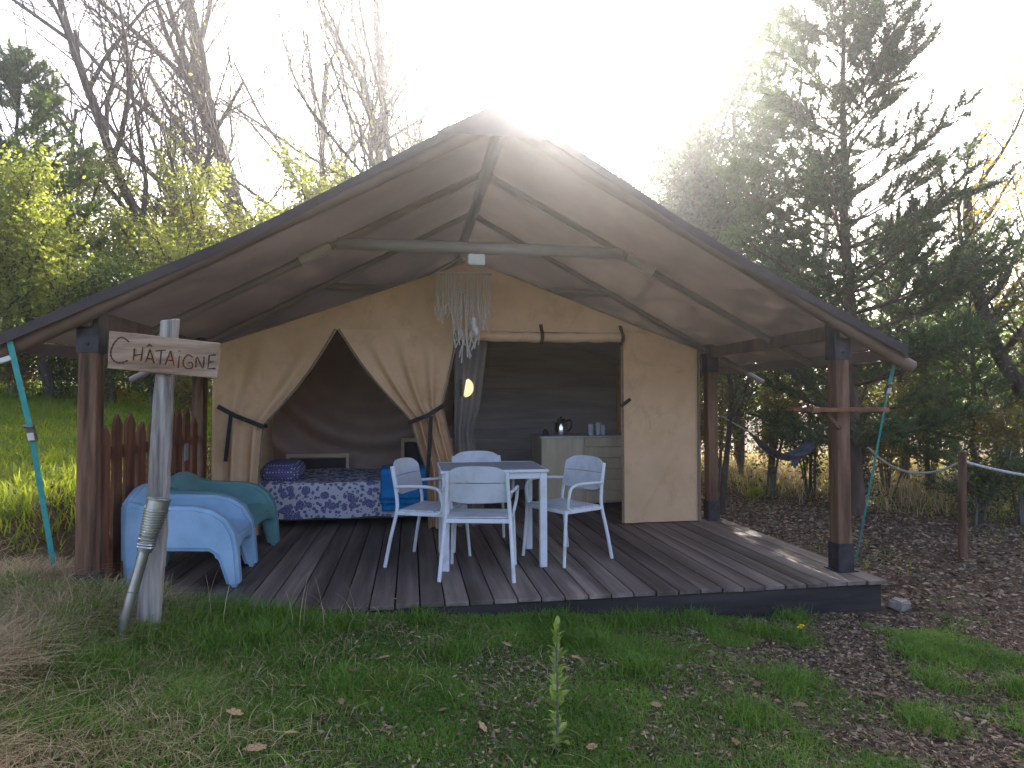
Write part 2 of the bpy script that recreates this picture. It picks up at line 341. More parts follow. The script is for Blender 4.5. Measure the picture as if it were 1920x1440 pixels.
# ------------------------------------------------------------------ terrain
def vnoise(x, y, s, seed=0):
    x = np.asarray(x, float)*s+seed*17.3; y = np.asarray(y, float)*s+seed*9.1
    xi, yi = np.floor(x), np.floor(y); fx, fy = x-xi, y-yi; fx = fx*fx*(3-2*fx); fy = fy*fy*(3-2*fy)
    def h(a, b): q = np.sin(a*127.1+b*311.7+seed*74.7)*43758.5453; return q-np.floor(q)
    return (h(xi, yi)*(1-fx)+h(xi+1, yi)*fx)*(1-fy)+(h(xi, yi+1)*(1-fx)+h(xi+1, yi+1)*fx)*fy
def H(X, Y):
    X = np.asarray(X, float); Y = np.asarray(Y, float)
    fg = -.235+.105*sst(2.6, .4, X)+.135*sst(.4, -1.9, X)+.135*sst(-1.45, -2.5, X)
    lawn = .5+.082*((-X-4)+np.maximum(Y-2, -3)*.9)+.0022*np.clip(-X-6, 0, 60)**2
    lawn = np.clip(lawn, .3, None)
    wl = sst(-3.05, -3.75, X)*sst(-.35, .75, Y)
    back = sst(6.6, 12, Y)*sst(4, -4, X)
    right = -.215-.05*sst(3, 8, X)+.02*np.clip(X-12, 0, 60)+.03*np.clip(Y-12, 0, 80)
    z = np.where(Y < -.31, fg, np.where(X < 0, np.where(X < -2.8, fg*sst(1.2, -.3, Y)+(-.1)*sst(-.3, 1.2, Y), -.215), right))
    # blend foreground into side strips
    k = sst(-.65, -.33, Y); under = np.where(X > -2.8, -.215, fg)
    z = np.where(Y < -.31, fg, z)
    z = np.where((X > 0) & (Y < -.33), fg, z)
    z = z*(1-wl)+lawn*wl
    z = z*(1-back)+np.maximum(lawn*sst(4, -6, X), right)*back
    far = np.clip(np.hypot(X, Y)-70, 0, 200)*.05
    inside = (np.abs(X) < 2.8) & (Y > -.3) & (Y < 6.6)
    n = (vnoise(X, Y, 1.6, 1)-.5)*.05+(vnoise(X, Y, 5, 2)-.5)*.025
    z = z+far+np.where(inside, 0, n)
    return np.where(inside, np.minimum(z, -.2), z)
def turf(X, Y):
    """0 bare mulch .. 1 dense grass"""
    X = np.asarray(X, float); Y = np.asarray(Y, float)
    n = vnoise(X, Y, 1.5, 3)*.6+vnoise(X, Y, 4.5, 4)*.4
    d = sst(1.5, -.2, X+(n-.5)*2.2)
    right = .95*sst(.50, .68, n)*sst(3, 1, np.abs(X-1.6)) + .5*sst(.52, .7, n)
    d = np.maximum(d, np.clip(right, 0, 1))
    mul = sst(2.6, 3, X)*sst(-.2, .4, Y)*sst(7, 5, Y); d = d*(1-.85*mul)
    return np.clip(d, 0, 1)
t = np.linspace(-1, 1, 301); gx = np.sign(t)*(3.2*np.abs(t)+170*np.abs(t)**5)
gy = np.sign(t)*(3.0*np.abs(t)+170*np.abs(t)**5)+.2
# extra fine rows around the deck edge and the bank
gx = np.unique(np.concatenate([gx, np.linspace(-4.2, -2.7, 60), [2.81, 2.79, -2.79, -2.81]])); gy = np.unique(np.concatenate([gy, np.linspace(-2.4, 1, 140)]))
XX, YY = np.meshgrid(gx, gy); ZZ = H(XX, YY)
i, j = np.meshgrid(np.arange(len(gx)-1), np.arange(len(gy)-1)); a = (j*len(gx)+i).ravel(); n_ = len(gx)
tf = turf(XX, YY); tf = np.where((XX < -2.85) & (XX > -3.9) & (YY > -.2), .1, tf)
gm = npmesh('ground', np.stack([XX.ravel(), YY.ravel(), ZZ.ravel()], 1), np.stack([a, a+1, a+n_+1, a+n_], 1), True, {'turf': tf.ravel()})
tag(mobj('ground', gm, 'ground'), kind='structure')

# ------------------------------------------------------------------ deck
deck = empty('wooden_deck', (0, 0, 0), 0, 'weathered grey-brown plank deck carrying the tent and its furniture', 'deck')
NP = 35; XL, XR = -2.74, 2.745; pitch = (XR-XL)/NP
for k in range(3):
    pass
pl_meshes = []
for k in range(6):
    r_ = random.Random(k); mb = MB(); L0 = -.306+r_.uniform(-.006, .006)
    mb.box((0, (L0+6.3)/2, -.014), (pitch-.0085-r_.uniform(0, .002), 6.3-L0, .028)); pl_meshes.append(mb.mesh('plank', .0025))
    pl_meshes[-1].materials.append(M['deck'])
for k in range(NP):
    o = mobj('plank', pl_meshes[rnd.randrange(6)], 'deck', deck); o.location = (XL+pitch*(k+.5), 0, rnd.uniform(-.002, .0015)); o.rotation_euler = (0, rnd.uniform(-.006, .006), rnd.uniform(-.0003, .0003))
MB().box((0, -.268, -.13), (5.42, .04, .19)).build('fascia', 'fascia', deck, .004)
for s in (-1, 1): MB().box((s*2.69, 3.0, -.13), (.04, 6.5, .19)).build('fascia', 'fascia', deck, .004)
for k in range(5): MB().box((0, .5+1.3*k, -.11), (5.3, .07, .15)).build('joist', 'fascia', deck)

# ------------------------------------------------------------------ tent
tent = empty('safari_tent', (0, 2, 0), 0, 'large beige safari tent with dark pitched fly sheet on timber posts', 'tent')
TP = Vector((0, 2, 0))
class TB(MB):
    def build(s, name, m, parent=None, **k):
        s.v = [(q[0], q[1]-2, q[2]) for q in s.v]; return MB.build(s, name, m, parent or tent, **k)
RID, SLP, DW = 3.29, .535, 1.98
def roofz(x, y):
    ax = abs(x); q = ax/3.0
    sag = -.035*math.sin(PI*min(q, 1))*(1-.6*abs(math.sin(PI*(y+.12)/2.22)))-.012*math.sin(PI*min(q, 1))
    return RID-SLP*ax+sag*1.0
def roof_fn(sd):
    def fn(u, v):
        x = sd*3.02*u; y = -.22+6.9*v
        e = .012*math.sin(9*u+3*v)*math.sin(PI*u)+.006*math.sin(31*v+5*u)
        return (x, y-2+(.05*(math.sin(PI*u)) if v == 0 else 0), roofz(x, y)+e)
    return fn
fl = {}
for sd in (-1, 1): fl[sd] = grid_mesh('fly_sheet', roof_fn(sd), 48, 60, 'roof', tent)
for sd in (-1, 1):
    # hem hanging from the front edge
    def hem(u, v, sd=sd):
        x, y, z = roof_fn(sd)(u, 0); return (x, y+.004*v-.004, z-.065*v+.004)
    h_ = grid_mesh('front_hem', hem, 48, 3, 'hem', tent)
    def eave(u, v, sd=sd):
        y = -.22+6.9*u; return (sd*(3.02+.01*v+.006*math.sin(25*u)), y-2, roofz(3.02, y)-.085*v)
    grid_mesh('eave_valance', eave, 50, 3, 'roof', tent)
RAFT = []
grid_mesh('peak_flap', lambda u, v: ((u-.5)*.9, -.229-2-.004*math.sin(6*u), (RID-SLP*abs((u-.5)*.9))*(1-v)+(RID-.245)*v), 24, 6, 'hem', tent)
for k, y in enumerate((-.12, .9, 2.1, 4.3, 6.5)):
    for sd in (-1, 1):
        ex = 3.13 if k == 0 else (3.22 if k == 2 else 2.98)
        p0 = (0, y, RID-.09); p1 = (sd*ex, y, RID-.075-SLP*ex-.01)
        ra = TB().tube([p0, p1], .05 if k == 0 else .030, 14).build('rafter', 'pole' if k == 0 else 'greypole', smooth=True); RAFT.append(ra)
        if k == 1:
            t0, t1 = (.42, .50); q = lambda t: tuple(p0[i]+(p1[i]-p0[i])*t for i in range(3))
            s_ = TB().tube([q(t0), q(t1)], .044, 14).build('sleeve', 'palepole', ra, smooth=True)
TB().tube([(0, -.1, RID-.14), (0, 6.6, RID-.14)], .05, 12).build('ridge_beam', 'ridge', smooth=True)
TB().tube([(-1.2, .9, 2.56), (1.2, .9, 2.56)], .05, 14).build('collar_beam', 'beam', smooth=True)
TB().tube([(-1.62, 2.12, 2.42), (1.62, 2.12, 2.42)], .038, 12).build('collar_beam', 'greypole', smooth=True)
for sd in (-1, 1):
    TB().box((sd*2.607, 3.2, 1.80), (.06, 6.6, .11)).build('eave_beam', 'pole', bevel=.004)
    for y in (0, 2.1, 4.3, 6.45):
        po = TB().box((sd*2.607, y, .93), (.11, .11, 1.86)).build('post', 'post', bevel=.006)
        if y > 3: continue
        b = TB()
        for e in (-1, 1):
            b.box((sd*2.607, y+e*.0585, 1.735), (.128, .006, .30)); b.box((sd*2.607+e*.061, y, 1.735), (.006, .110, .30))
        b.build('bracket', 'steel', po, bevel=.0015)
        f_ = TB()
        for e in (-1, 1):
            f_.box((sd*2.607, y+e*.0585, .105), (.128, .006, .205)); f_.box((sd*2.607+e*.061, y, .105), (.006, .110, .205))
        f_.box((sd*2.607, y, .004), (.17, .17, .008)); f_.build('foot_sleeve', 'steel', po, bevel=.0015)
        for dx, z in ((0, 1.64), (.0, 1.83)):
            TB().tube([(sd*2.607+dx, y-.060, z), (sd*2.607+dx, y-.07, z)], .011, 8).build('bolt', 'steel', po)
# inner tent
def ztop(x): return 2.69-.364*abs(x)
def fold(u, z, n, ph, ztie, amp):
    a = interp(z, [(0, amp*.9), (ztie*.5, amp*.8), (ztie, amp*1.0), (ztie+.35, amp*.55), (1.98, 0)])
    return a*(math.sin(2*PI*n*u+ph)+.4*math.sin(2*PI*n*1.9*u+ph*2.3))
def left_xr(z):
    if z > 1.05:
        t_ = (1.983-z)/(1.983-1.05); return -1.32-.67*t_+.045*math.sin(PI*t_)
    return interp(z, [(0, -2.02), (.53, -2.035), (.9, -2.01), (1.05, -1.99)])
def left_fn(u, v):
    zt = min(1.984, ztop(-2.45+u*1.13)); z = zt*(1-v)+.01*v
    pin = math.exp(-((z-1.1)/.16)**2)
    x = -2.45+(left_xr(z)+2.45)*u
    y = DW-2-fold(u, z, 2.5, .6, 1.08, .05*(1-.5*pin))-.02*math.sin(PI*u)*sst(1.9, 1.2, z)
    return (x, y, z)
cl = grid_mesh('curtain', left_fn, 44, 60, 'canvas', tent)
def mid_fn(u, v):
    z = 1.984*(1-v)+.03*v
    if z > 1.096:
        t_ = (1.984-z)/(1.984-1.096); xl = -1.32+.711*t_-.05*math.sin(PI*t_)
    else: xl = interp(z, [(0, -.43), (.6, -.455), (.85, -.54), (1.096, -.609)])
    xr = interp(z, [(0, -.12), (.65, -.16), (1.0, -.245), (1.237, -.295), (1.5, -.235), (1.8, -.17), (1.984, -.155)])
    pin = math.exp(-((z-1.17)/.14)**2)
    y = DW-2-fold(u, z, 4, 1.1, 1.15, .056*(1-.45*pin))-.02*math.sin(PI*u)*sst(1.9, 1.2, z)
    return (xl+(xr-xl)*u, y, z)
cm = grid_mesh('curtain', mid_fn, 54, 60, 'canvas', tent)
def top_fn(u, v):
    x = -1.94+3.88*u; zt = ztop(x); return (x, DW-2-.006*math.sin(7*u+4*v)*math.sin(PI*v), 1.984+(zt-1.984)*v)
grid_mesh('gable_panel', top_fn, 60, 10, 'canvas', tent)
def right_fn(u, v):
    x = 1.553+.862*u; zt = min(1.984, ztop(x)); z = zt*(1-v)+.012*v
    d = (z-.55)-(x-2.0)*1.6; cr = .028*math.exp(-(d/.09)**2)*sst(1.75, 1.3, z)-.02*math.exp(-((d+.2)/.11)**2)
    cr += .022*math.exp(-((z-1.35-(x-2.3)*3.2)/.12)**2)*sst(1.9, 2.3, x)*sst(.3, .9, z)
    return (x, DW-2-cr*math.sin(PI*min(1, u*1.05))-.01*math.sin(3*u+2*v), z)
rp_ = grid_mesh('front_panel', right_fn, 40, 60, 'canvas', tent)
for sd in (-1, 1):
    grid_mesh('side_wall', lambda u, v, sd=sd: (sd*(2.43+.012*math.sin(14*u)*math.sin(PI*v)), DW-2+4.3*u, .01+1.81*v), 40, 10, 'canvas', tent)
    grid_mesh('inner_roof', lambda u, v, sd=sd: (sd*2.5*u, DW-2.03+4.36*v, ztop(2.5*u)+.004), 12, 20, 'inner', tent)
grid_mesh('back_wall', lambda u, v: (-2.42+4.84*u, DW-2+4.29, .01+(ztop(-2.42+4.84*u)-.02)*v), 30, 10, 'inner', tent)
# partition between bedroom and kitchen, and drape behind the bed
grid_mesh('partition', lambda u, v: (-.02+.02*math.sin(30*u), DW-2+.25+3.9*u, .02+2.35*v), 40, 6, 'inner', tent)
def drape_fn(u, v):
    x = -2.38+2.34*u; z = .05+(ztop(x)-.12)*v
    r_ = math.hypot(x+1.1, z-2.1); y = 2.3+.11*math.sin(r_*13)*sst(1.7, .9, z)*sst(.2, .7, z)+.03*math.sin(18*u)*v
    return (x, y, z)
grid_mesh('bedroom_drape', drape_fn, 70, 40, 'drape', tent)
# kitchen back wall of boards
for k in range(17): TB().box((1.2, 4.62, .09+.145*k), (2.36, .02, .1446)).build('wall_board', 'kboard', bevel=.003)
# mesh door edge, rolled door flap
def meshdoor(u, v):
    z = 1.9*(1-v)+.02; wd = interp(z, [(0, .3), (.6, .28), (.95, .18), (1.2, .25), (1.9, .34)])
    return (-.17+wd*u, DW-2+.07+.03*math.sin(15*u+2*v), z)
grid_mesh('mesh_curtain', meshdoor, 24, 30, 'mesh', tent)
roll = TB(); roll.tube([(-.155+1.71*k/24, DW-.05+.004*math.sin(k*1.7), 1.935-.012*math.sin(PI*k/24)+.004*math.sin(k*2.1)) for k in range(25)], [.05+.004*math.sin(k*1.3) for k in range(25)], 14)
rl = roll.build('rolled_door_flap', 'canvas', smooth=True)
for x in (.70, 1.545):
    s_ = TB()
    pts = [(x, DW-.012, 2.06)]+[(x, DW-.05-.058*math.sin(a), 1.935+.06*math.cos(a)) for a in np.linspace(.3, PI, 8)]+[(x, DW-.05, 1.86)]
    for a_, b_ in zip(pts[:-1], pts[1:]): s_.bar(a_, b_, .035, .005, up=(1, 0, 0) if False else (0, -1, .2))
    s_.build('strap', 'black', rl)
# curtain ties
def ribbon(pts, wd, m, parent, name, nrm=(0, -1, 0), th=.004):
    b = TB(); n = Vector(nrm)
    P = [Vector(p) for p in pts]; vs = []; fs = []
    for i_, p in enumerate(P):
        t_ = (P[min(i_+1, len(P)-1)]-P[max(i_-1, 0)]).normalized(); s_ = t_.cross(n).normalized()*wd/2
        vs += [p-s_, p+s_, p+s_+n*th, p-s_+n*th]
    for i_ in range(len(P)-1):
        for q in range(4): fs.append((i_*4+q, i_*4+(q+1) % 4, i_*4+4+(q+1) % 4, i_*4+4+q))
    fs += [(3, 2, 1, 0), tuple(len(vs)-4+q for q in range(4))]
    b.add(vs, fs); return b.build(name, m, parent)
yy = DW-.095
A, B = atY(408, 762, yy), atY(493, 800, yy)
ribbon([A, A*.6+B*.4+np.array([0, -.015, -.012]), B+np.array([0, .0, 0]), B+np.array([.02, .08, .01])], .042, 'black', cl, 'tie_strap')
ribbon([atY(434, 772, yy-.02), atY(428, 820, yy-.018), atY(423, 865, yy-.01)], .036, 'black', cl, 'tie_tail')
A, B = atY(768, 792, yy), atY(832, 760, yy)
ribbon([A+np.array([-.015, .08, 0]), A, A*.5+B*.5+np.array([0, -.02, -.02]), B, B+np.array([.015, .08, .01])], .042, 'black', cm, 'tie_strap')
ribbon([atY(808, 780, yy-.02), atY(806, 830, yy-.02), atY(801, 900, yy-.01)], .040, 'black', cm, 'tie_tail')
ribbon([atY(1164, 762, DW-.03), atY(1182, 748, DW-.03)], .035, 'black', rp_, 'tie_strap')
def edge(fn, u, nm, par, v0=0., v1=1., off=-.008, wd=.016):
    pts = []
    for k in range(31):
        q = fn(u, v0+(v1-v0)*k/30); pts.append((q[0], q[1]+2+off, q[2]))
    ribbon(pts, wd, 'zip', par, nm, th=.003)
edge(left_fn, .985, 'zip_edge', cl); edge(mid_fn, .015, 'zip_edge', cm); edge(mid_fn, .985, 'zip_edge', cm); edge(right_fn, .015, 'zip_edge', rp_, wd=.024)
edge(right_fn, .985, 'binding', rp_, wd=.02)
# rear rafter hook
for p in (atY(1418, 689, 2.06),):
    TB().box(p, (.06, .012, .03)).build('hook_plate', 'plate', bevel=.004)

# ------------------------------------------------------------------ straps (guy lines)
def guy(name, label, top, knee, base, wide_to, ratchet):
    g_ = empty(name, tuple(base), 0, label, 'strap', 'teal ratchet straps holding the fly sheet')
    O = Vector(base); T, K = Vector(top)-O, Vector(knee)-O
    def rib(a, b, wd, m, nm, twist=0, n=10, nr=(0, -1, 0)):
        vs = []; fs = []; a, b = Vector(a), Vector(b); t_ = (b-a).normalized(); s0 = t_.cross(Vector(nr)).normalized(); s1 = t_.cross(s0)
        for i_ in range(n+1):
            an = twist*i_/n; s_ = (s0*math.cos(an)+s1*math.sin(an)); q = s_.cross(t_)*.0015; p = a+(b-a)*i_/n
            vs += [p-s_*wd/2-q, p+s_*wd/2-q, p+s_*wd/2+q, p-s_*wd/2+q]
        for i_ in range(n):
            for q in range(4): fs.append((i_*4+q, i_*4+(q+1) % 4, i_*4+4+(q+1) % 4, i_*4+4+q))
        return MB().add(vs, fs).build(nm, m, g_)
    rib(T, K, .034, 'strap', 'webbing')
    rib(K, (0, 0, 0), .034 if not wide_to else .016, 'strap', 'webbing', twist=wide_to)
    d = (K-T).normalized()
    rt = MB().bar(K-d*.01, K+d*.085, .045, .018, up=(0, -1, 0)).build('ratchet', 'hatch', g_, .003)
    MB().tube([K-d*.01+Vector((-.026, -.014, 0)), K-d*.01+Vector((.026, -.014, 0))], .009, 8).build('spindle', 'hatch', rt)
    MB().bar(K+d*.03+Vector((0, -.016, 0)), K+d*.075+Vector((0, -.016, 0)), .036, .006, up=(0, -1, 0)).build('handle', 'plate', rt)
    MB().box(T+d*.09+Vector((-.045 if top[0] < 0 else .035, 0, -.02)), (.07, .010, .032), Matrix.Rotation(-.35 if top[0] < 0 else .3, 3, 'Y')).build('hook', 'plate', g_, .005)
    MB().tube([(0, 0, -.12), (0, 0, .03), (.015, 0, .045)], .008, 8).build('ground_peg', 'hatch', g_)
def HZ(x, y): return float(H(x, y))
lb = (-2.90, .22, HZ(-2.90, .22)+.02)
guy('guy_strap', 'teal ratchet strap from fly sheet corner to grassy bank beside picket fence', atY(18, 640, -.2), atY(57, 803, -.08), lb, 0, 1)
rb = (3.33, .8, HZ(3.33, .8)+.02)
guy('guy_strap', 'teal ratchet strap from fly sheet corner to bark-covered ground beside deck', atY(1688, 640, -.15), atY(1667, 722, .05), rb, PI/2, 1)

# ------------------------------------------------------------------ picket fence at the left deck side
pf = empty('picket_fence', (-2.6, 1.05, 0), 0, 'reddish-brown picket fence with pointed boards along deck side', 'fence')
ys = np.linspace(.16, 1.92, 10)
for k, y in enumerate(ys):
    h = 1.20+rnd.uniform(-.09, .05); w_ = rnd.uniform(.125, .15); mb = MB(); tp = rnd.uniform(-.02, .02)
    poly = [(-w_/2, .03), (w_/2, .03), (w_/2, h-.075), (tp, h), (-w_/2, h-.075)]
    mb.prism(poly, -.011, .011); o = mb.build('picket', 'picket', pf, .002); o.location = (.0+rnd.uniform(-.004, .004), y-1.05, 0); o.rotation_euler = (0, 0, PI/2)
for z in (.32, .93): MB().box((-.03, 0, z), (.03, 1.98, .085)).build('rail', 'picket', pf, .003)
MB().box((.018, .62, .83), (.01, .085, .15)).build('notice_plate', 'top', pf, .002)

# ------------------------------------------------------------------ table and chairs
tb = empty('dining_table', (.03, .76, 0), 0, 'pale grey square garden table in the middle of the deck', 'table')
for sx in (-1, 1):
    for sy in (-1, 1): MB().box((sx*.375, sy*.305, .365), (.055, .055, .73)).build('leg', 'white', tb, .004)
for sy in (-1, 1): MB().box((0, sy*.316, .705), (.695, .028, .05)).build('apron', 'white', tb, .003)
for sx in (-1, 1): MB().box((sx*.386, 0, .705), (.028, .555, .05)).build('apron', 'white', tb, .003)
for k in range(7): MB().box((0, -.29+.0967*k, .742), (.80, .092, .018)).build('slat', 'top', tb, .003)
fr = MB(); fr.box((0, -.3435, .742), (.83, .012, .022)); fr.box((0, .3435, .742), (.83, .012, .022)); fr.box((-.409, 0, .742), (.012, .675, .022)); fr.box((.409, 0, .742), (.012, .675, .022))
fr.build('rim', 'white', tb, .002)

def smooth_path(pts, n=6):
    P = [Vector(p) for p in pts]; out = []
    for i_ in range(len(P)-1):
        p0, p1, p2, p3 = P[max(i_-1, 0)], P[i_], P[i_+1], P[min(i_+2, len(P)-1)]
        for k in range(n):
            s_ = k/n; out.append(.5*((2*p1)+(p2-p0)*s_+(2*p0-5*p1+4*p2-p3)*s_*s_+(3*p1-p0-3*p2+p3)*s_**3))
    out.append(P[-1]); return out
def make_chair(label):
    c = empty('garden_armchair', (0, 0, 0), 0, label, 'chair', 'pale grey garden armchairs around the table')
    # local: faces +Y, width along X
    for s in (-1, 1):
        MB().tube(smooth_path([(s*.265, -.275, 0), (s*.25, -.235, .22), (s*.235, -.19, .43), (s*.225, -.20, .56), (s*.215, -.245, .77)], 5), [.0145]*21, 10).build('rear_leg', 'white', c, smooth=True)
        MB().tube([(s*.25, .235, 0), (s*.235, .20, .415)], [.0125, .0145], 10).build('front_leg', 'white', c, smooth=True)
        MB().tube(smooth_path([(s*.232, -.195, .615), (s*.262, -.05, .625), (s*.272, .10, .625), (s*.270, .175, .60), (s*.262, .195, .52), (s*.245, .185, .445), (s*.235, .14, .415)], 5), .0125, 10).build('arm', 'white', c, smooth=True)
    f = MB()
    f.bar((-.235, .20, .415), (.235, .20, .415), .025, .03); f.bar((-.235, -.19, .415), (.235, -.19, .415), .025, .03)
    for s in (-1, 1): f.bar((s*.232, -.19, .415), (s*.232, .20, .415), .025, .03)
    f.build('seat_frame', 'white', c, .003)
    for k in range(5): MB().box((0, -.135+.072*k, .435), (.452, .067, .012)).build('seat_slat', 'seat', c, .003)
    # backrest: two curved panels with a slot between
    def panel(z0, z1, round_top, nm):
        nu, nv = 14, 5; vs = []
        for side in (0, 1):
            for j_ in range(nv+1):
                for i_ in range(nu+1):
                    u = -1+2*i_/nu; v = j_/nv; wd = .222
                    ztp = z1-(.05*abs(u)**5+.012*u*u if round_top else 0); zb = z0+(0 if round_top else .03*abs(u)**5)
                    z = zb+(ztp-zb)*v; yb = -.20-(z-.56)*.215-.03*(1-u*u)+.012
                    vs.append((u*wd, yb+(.012 if side else 0), z))
        N = (nu+1)*(nv+1); fs = []
        for j_ in range(nv):
            for i_ in range(nu):
                q = j_*(nu+1)+i_; fs.append((q, q+1, q+nu+2, q+nu+1)); fs.append((N+q, N+q+nu+1, N+q+nu+2, N+q+1))
        bd = [i_ for i_ in range(nu+1)]+[(j_+1)*(nu+1)+nu for j_ in range(nv)]+[nv*(nu+1)+nu-1-i_ for i_ in range(nu)]+[(nv-1-j_)*(nu+1) for j_ in range(nv-1)]
        for q in range(len(bd)): a_, b_ = bd[q], bd[(q+1) % len(bd)]; fs.append((a_, N+a_, N+b_, b_))
        MB().add(vs, fs).build(nm, 'seat', c, smooth=True)
    panel(.545, .688, False, 'backrest'); panel(.694, .815, True, 'backrest')
    return c
ch0 = make_chair('pale grey garden armchair turned with its back to the grass, tucked under the table')
ch0.location = (-.09, .375, 0); ch0.rotation_euler = (0, 0, R(-12))
for lab, loc, fx, fy in (('pale grey garden armchair at the table end beside the bed with blue blanket', (-.44, .76, 0), .90, -.42),
                         ('pale grey garden armchair at the table end in front of the kitchen cabinet', (.64, .72, 0), -.87, -.48),
                         ('pale grey garden armchair behind the table with its back to the tent doorway', (.0, 1.27, 0), .03, -1)):
    c = copy_tree(ch0); c['label'] = lab; c.location = loc; c.rotation_euler = (0, 0, math.atan2(-fx, fy))

# ------------------------------------------------------------------ moulded lounge armchairs
def lounge(label, m, loc, rz, wd):
    c = empty('lounge_armchair', loc, rz, label, 'armchair', 'moulded plastic armchairs beside the picket fence')
    # local: faces +X, arms at y = +-wd/2
    def arm_poly():
        P = [(.0, .0), (.06, .0), (.10, .24), (.135, .275), (.52, .255), (.575, .215), (.645, 0), (.725, 0), (.705, .25), (.685, .36), (.63, .465), (.54, .53), (.42, .56), (.10, .575), (.03, .60), (-.015, .60), (-.02, .3)]
        out = []
        for k in range(len(P)): out.append(P[k])
        return out
    for s in (-1, 1):
        y0, y1 = (s*wd/2, s*(wd/2-.12)) if s < 0 else (wd/2-.12, wd/2)
        MB().prism(arm_poly(), min(y0, y1), max(y0, y1)).build('arm', m, c, .028, 4, True)
    # backrest, a swell in the middle
    n = 14; vs = []; fs = []
    for k in range(n+1):
        u = -1+2*k/n; y = u*(wd/2-.04); top = .60+.085*(1-u*u)**1.0
        for x, z in ((-.035, .20), (-.04, top-.03), (-.02, top), (.02, top), (.06, top-.04), (.13, .34), (.13, .20)): vs.append((x, y, z))
    for k in range(n):
        for q in range(7): fs.append((k*7+q, k*7+(q+1) % 7, k*7+7+(q+1) % 7, k*7+7+q))
    fs += [tuple(range(6, -1, -1)), tuple(n*7+q for q in range(7))]
    MB().add(vs, fs).build('backrest', m, c, .012, 2, True)
    n = 10; vs = []; fs = []
    for k in range(n+1):
        u = -1+2*k/n; y = u*(wd/2-.10); cr = .02*(1-u*u); lo = .22+.05*(1-u*u)
        for x, z in ((.08, lo+.03), (.08, .35-cr), (.58, .385-cr), (.66, .37-cr), (.69, .33), (.695, lo)): vs.append((x, y, z))
    for k in range(n):
        for q in range(6): fs.append((k*6+q, k*6+(q+1) % 6, k*6+6+(q+1) % 6, k*6+6+q))
    fs += [tuple(range(5, -1, -1)), tuple(n*6+q for q in range(6))]
    MB().add(vs, fs).build('seat', m, c, .012, 2, True)
    return c
lounge('teal-blue moulded plastic armchair with sky light put into its colour, standing behind the wooden name sign', 'blue', (-2.50, .55, 0), R(2), .68)
lounge('teal-blue moulded plastic armchair with shadow put into its colour, standing in front of the tied left curtain', 'teal', (-2.52, 1.36, 0), R(-6), .72)

# ------------------------------------------------------------------ bedroom
bed = empty('bed', (-1.2, 2.95, 0), 0, 'low bed with indigo floral bedspread seen through the V-shaped opening', 'bed')
def bx(c, d, nm, m, par, bevel=.01, seg=2): return MB().box(c, d).build(nm, m, par, bevel, seg, seg > 1)
bx((0, 0, .13), (1.82, 1.30, .1), 'bed_frame', 'dark', bed)
for sx in (-1, 1):
    for sy in (-1, 1): bx((sx*.85, sy*.6, .04), (.06, .06, .08), 'leg', 'dark', bed, .003, 1)
bx((0, 0, .30), (1.80, 1.28, .28), 'mattress', 'string', bed, .04, 3)
def spread_fn(u, v):
    x = -.915+1.83*u; s_ = v*2.2
    # goes down the front, over the top
    if s_ < .33: y, z = -.665-.012*math.sin(19*u)*(1-s_/.33), .10+s_
    elif s_ < .43: a_ = (s_-.33)/.1*PI/2; y, z = -.665+.06*(1-math.cos(a_)), .43+.03*math.sin(a_)
    else: y, z = -.605+(s_-.43)*.70, .46+.012*math.sin(9*u+5*v)
    return (x, y, z+.006*math.sin(23*u)*(1 if s_ < .1 else 0))
grid_mesh('bedspread', spread_fn, 60, 44, 'spread', bed)
def pillow(loc, m, label, nm='pillow', sz=(.5, .34, .09), rz=0, rx=0):
    nu, nv = 20, 12; vs = []; fs = []
    for j_ in range(nv+1):
        ph = -PI/2+PI*j_/nv
        for i_ in range(nu):
            th = 2*PI*i_/nu; cx, sx = math.cos(th), math.sin(th); e = lambda q: math.copysign(abs(q)**.5, q)
            vs.append((sz[0]/2*e(cx)*abs(math.cos(ph))**.6, sz[1]/2*e(sx)*abs(math.cos(ph))**.6, sz[2]*math.sin(ph)))
    for j_ in range(nv):
        for i_ in range(nu): fs.append((j_*nu+i_, j_*nu+(i_+1) % nu, (j_+1)*nu+(i_+1) % nu, (j_+1)*nu+i_))
    o = MB().add(vs, fs).build(nm, m, None, smooth=True); o.location = loc; o.rotation_euler = (rx, 0, rz)
    return tag(o, label, 'pillow')
pillow((-1.93, 2.62, .55), 'dots', 'indigo pillow with white dots at the curtain end of the bed', sz=(.42, .5, .11), rx=.1)
bl = empty('folded_blanket', (-.62, 2.5, .46), 0, 'bright blue folded blanket hanging over the bed edge', 'blanket')
def blanket(off, drop, wd, dx):
    def fn(u, v):
        x = dx-wd/2+wd*u; s_ = v*(drop+.5); r_ = .05
        ed = .03*math.exp(-(min(u, 1-u)/.05))
        if s_ < drop: y, z = -.255-off+ed+.012*math.sin(8*u+6*v), .0+off-(drop-s_)
        elif s_ < drop+.08: a_ = (s_-drop)/.08*PI/2; y, z = -.255-off+r_*(1-math.cos(a_)), off+r_*math.sin(a_)
        else: y, z = -.205-off+(s_-drop-.08), off+r_+.006*math.sin(11*u)
        return (x, y, z)
    return fn
for k, (off, drop, wd, dx) in enumerate(((.03, .33, .62, .03), (.055, .28, .58, .0), (.08, .25, .56, -.01))):
    o = grid_mesh('blanket_layer', blanket(off, drop, wd, dx), 24, 30, 'blanket', bl); md = o.modifiers.new('thickness', 'SOLIDIFY'); md.thickness = .02; md.offset = -1
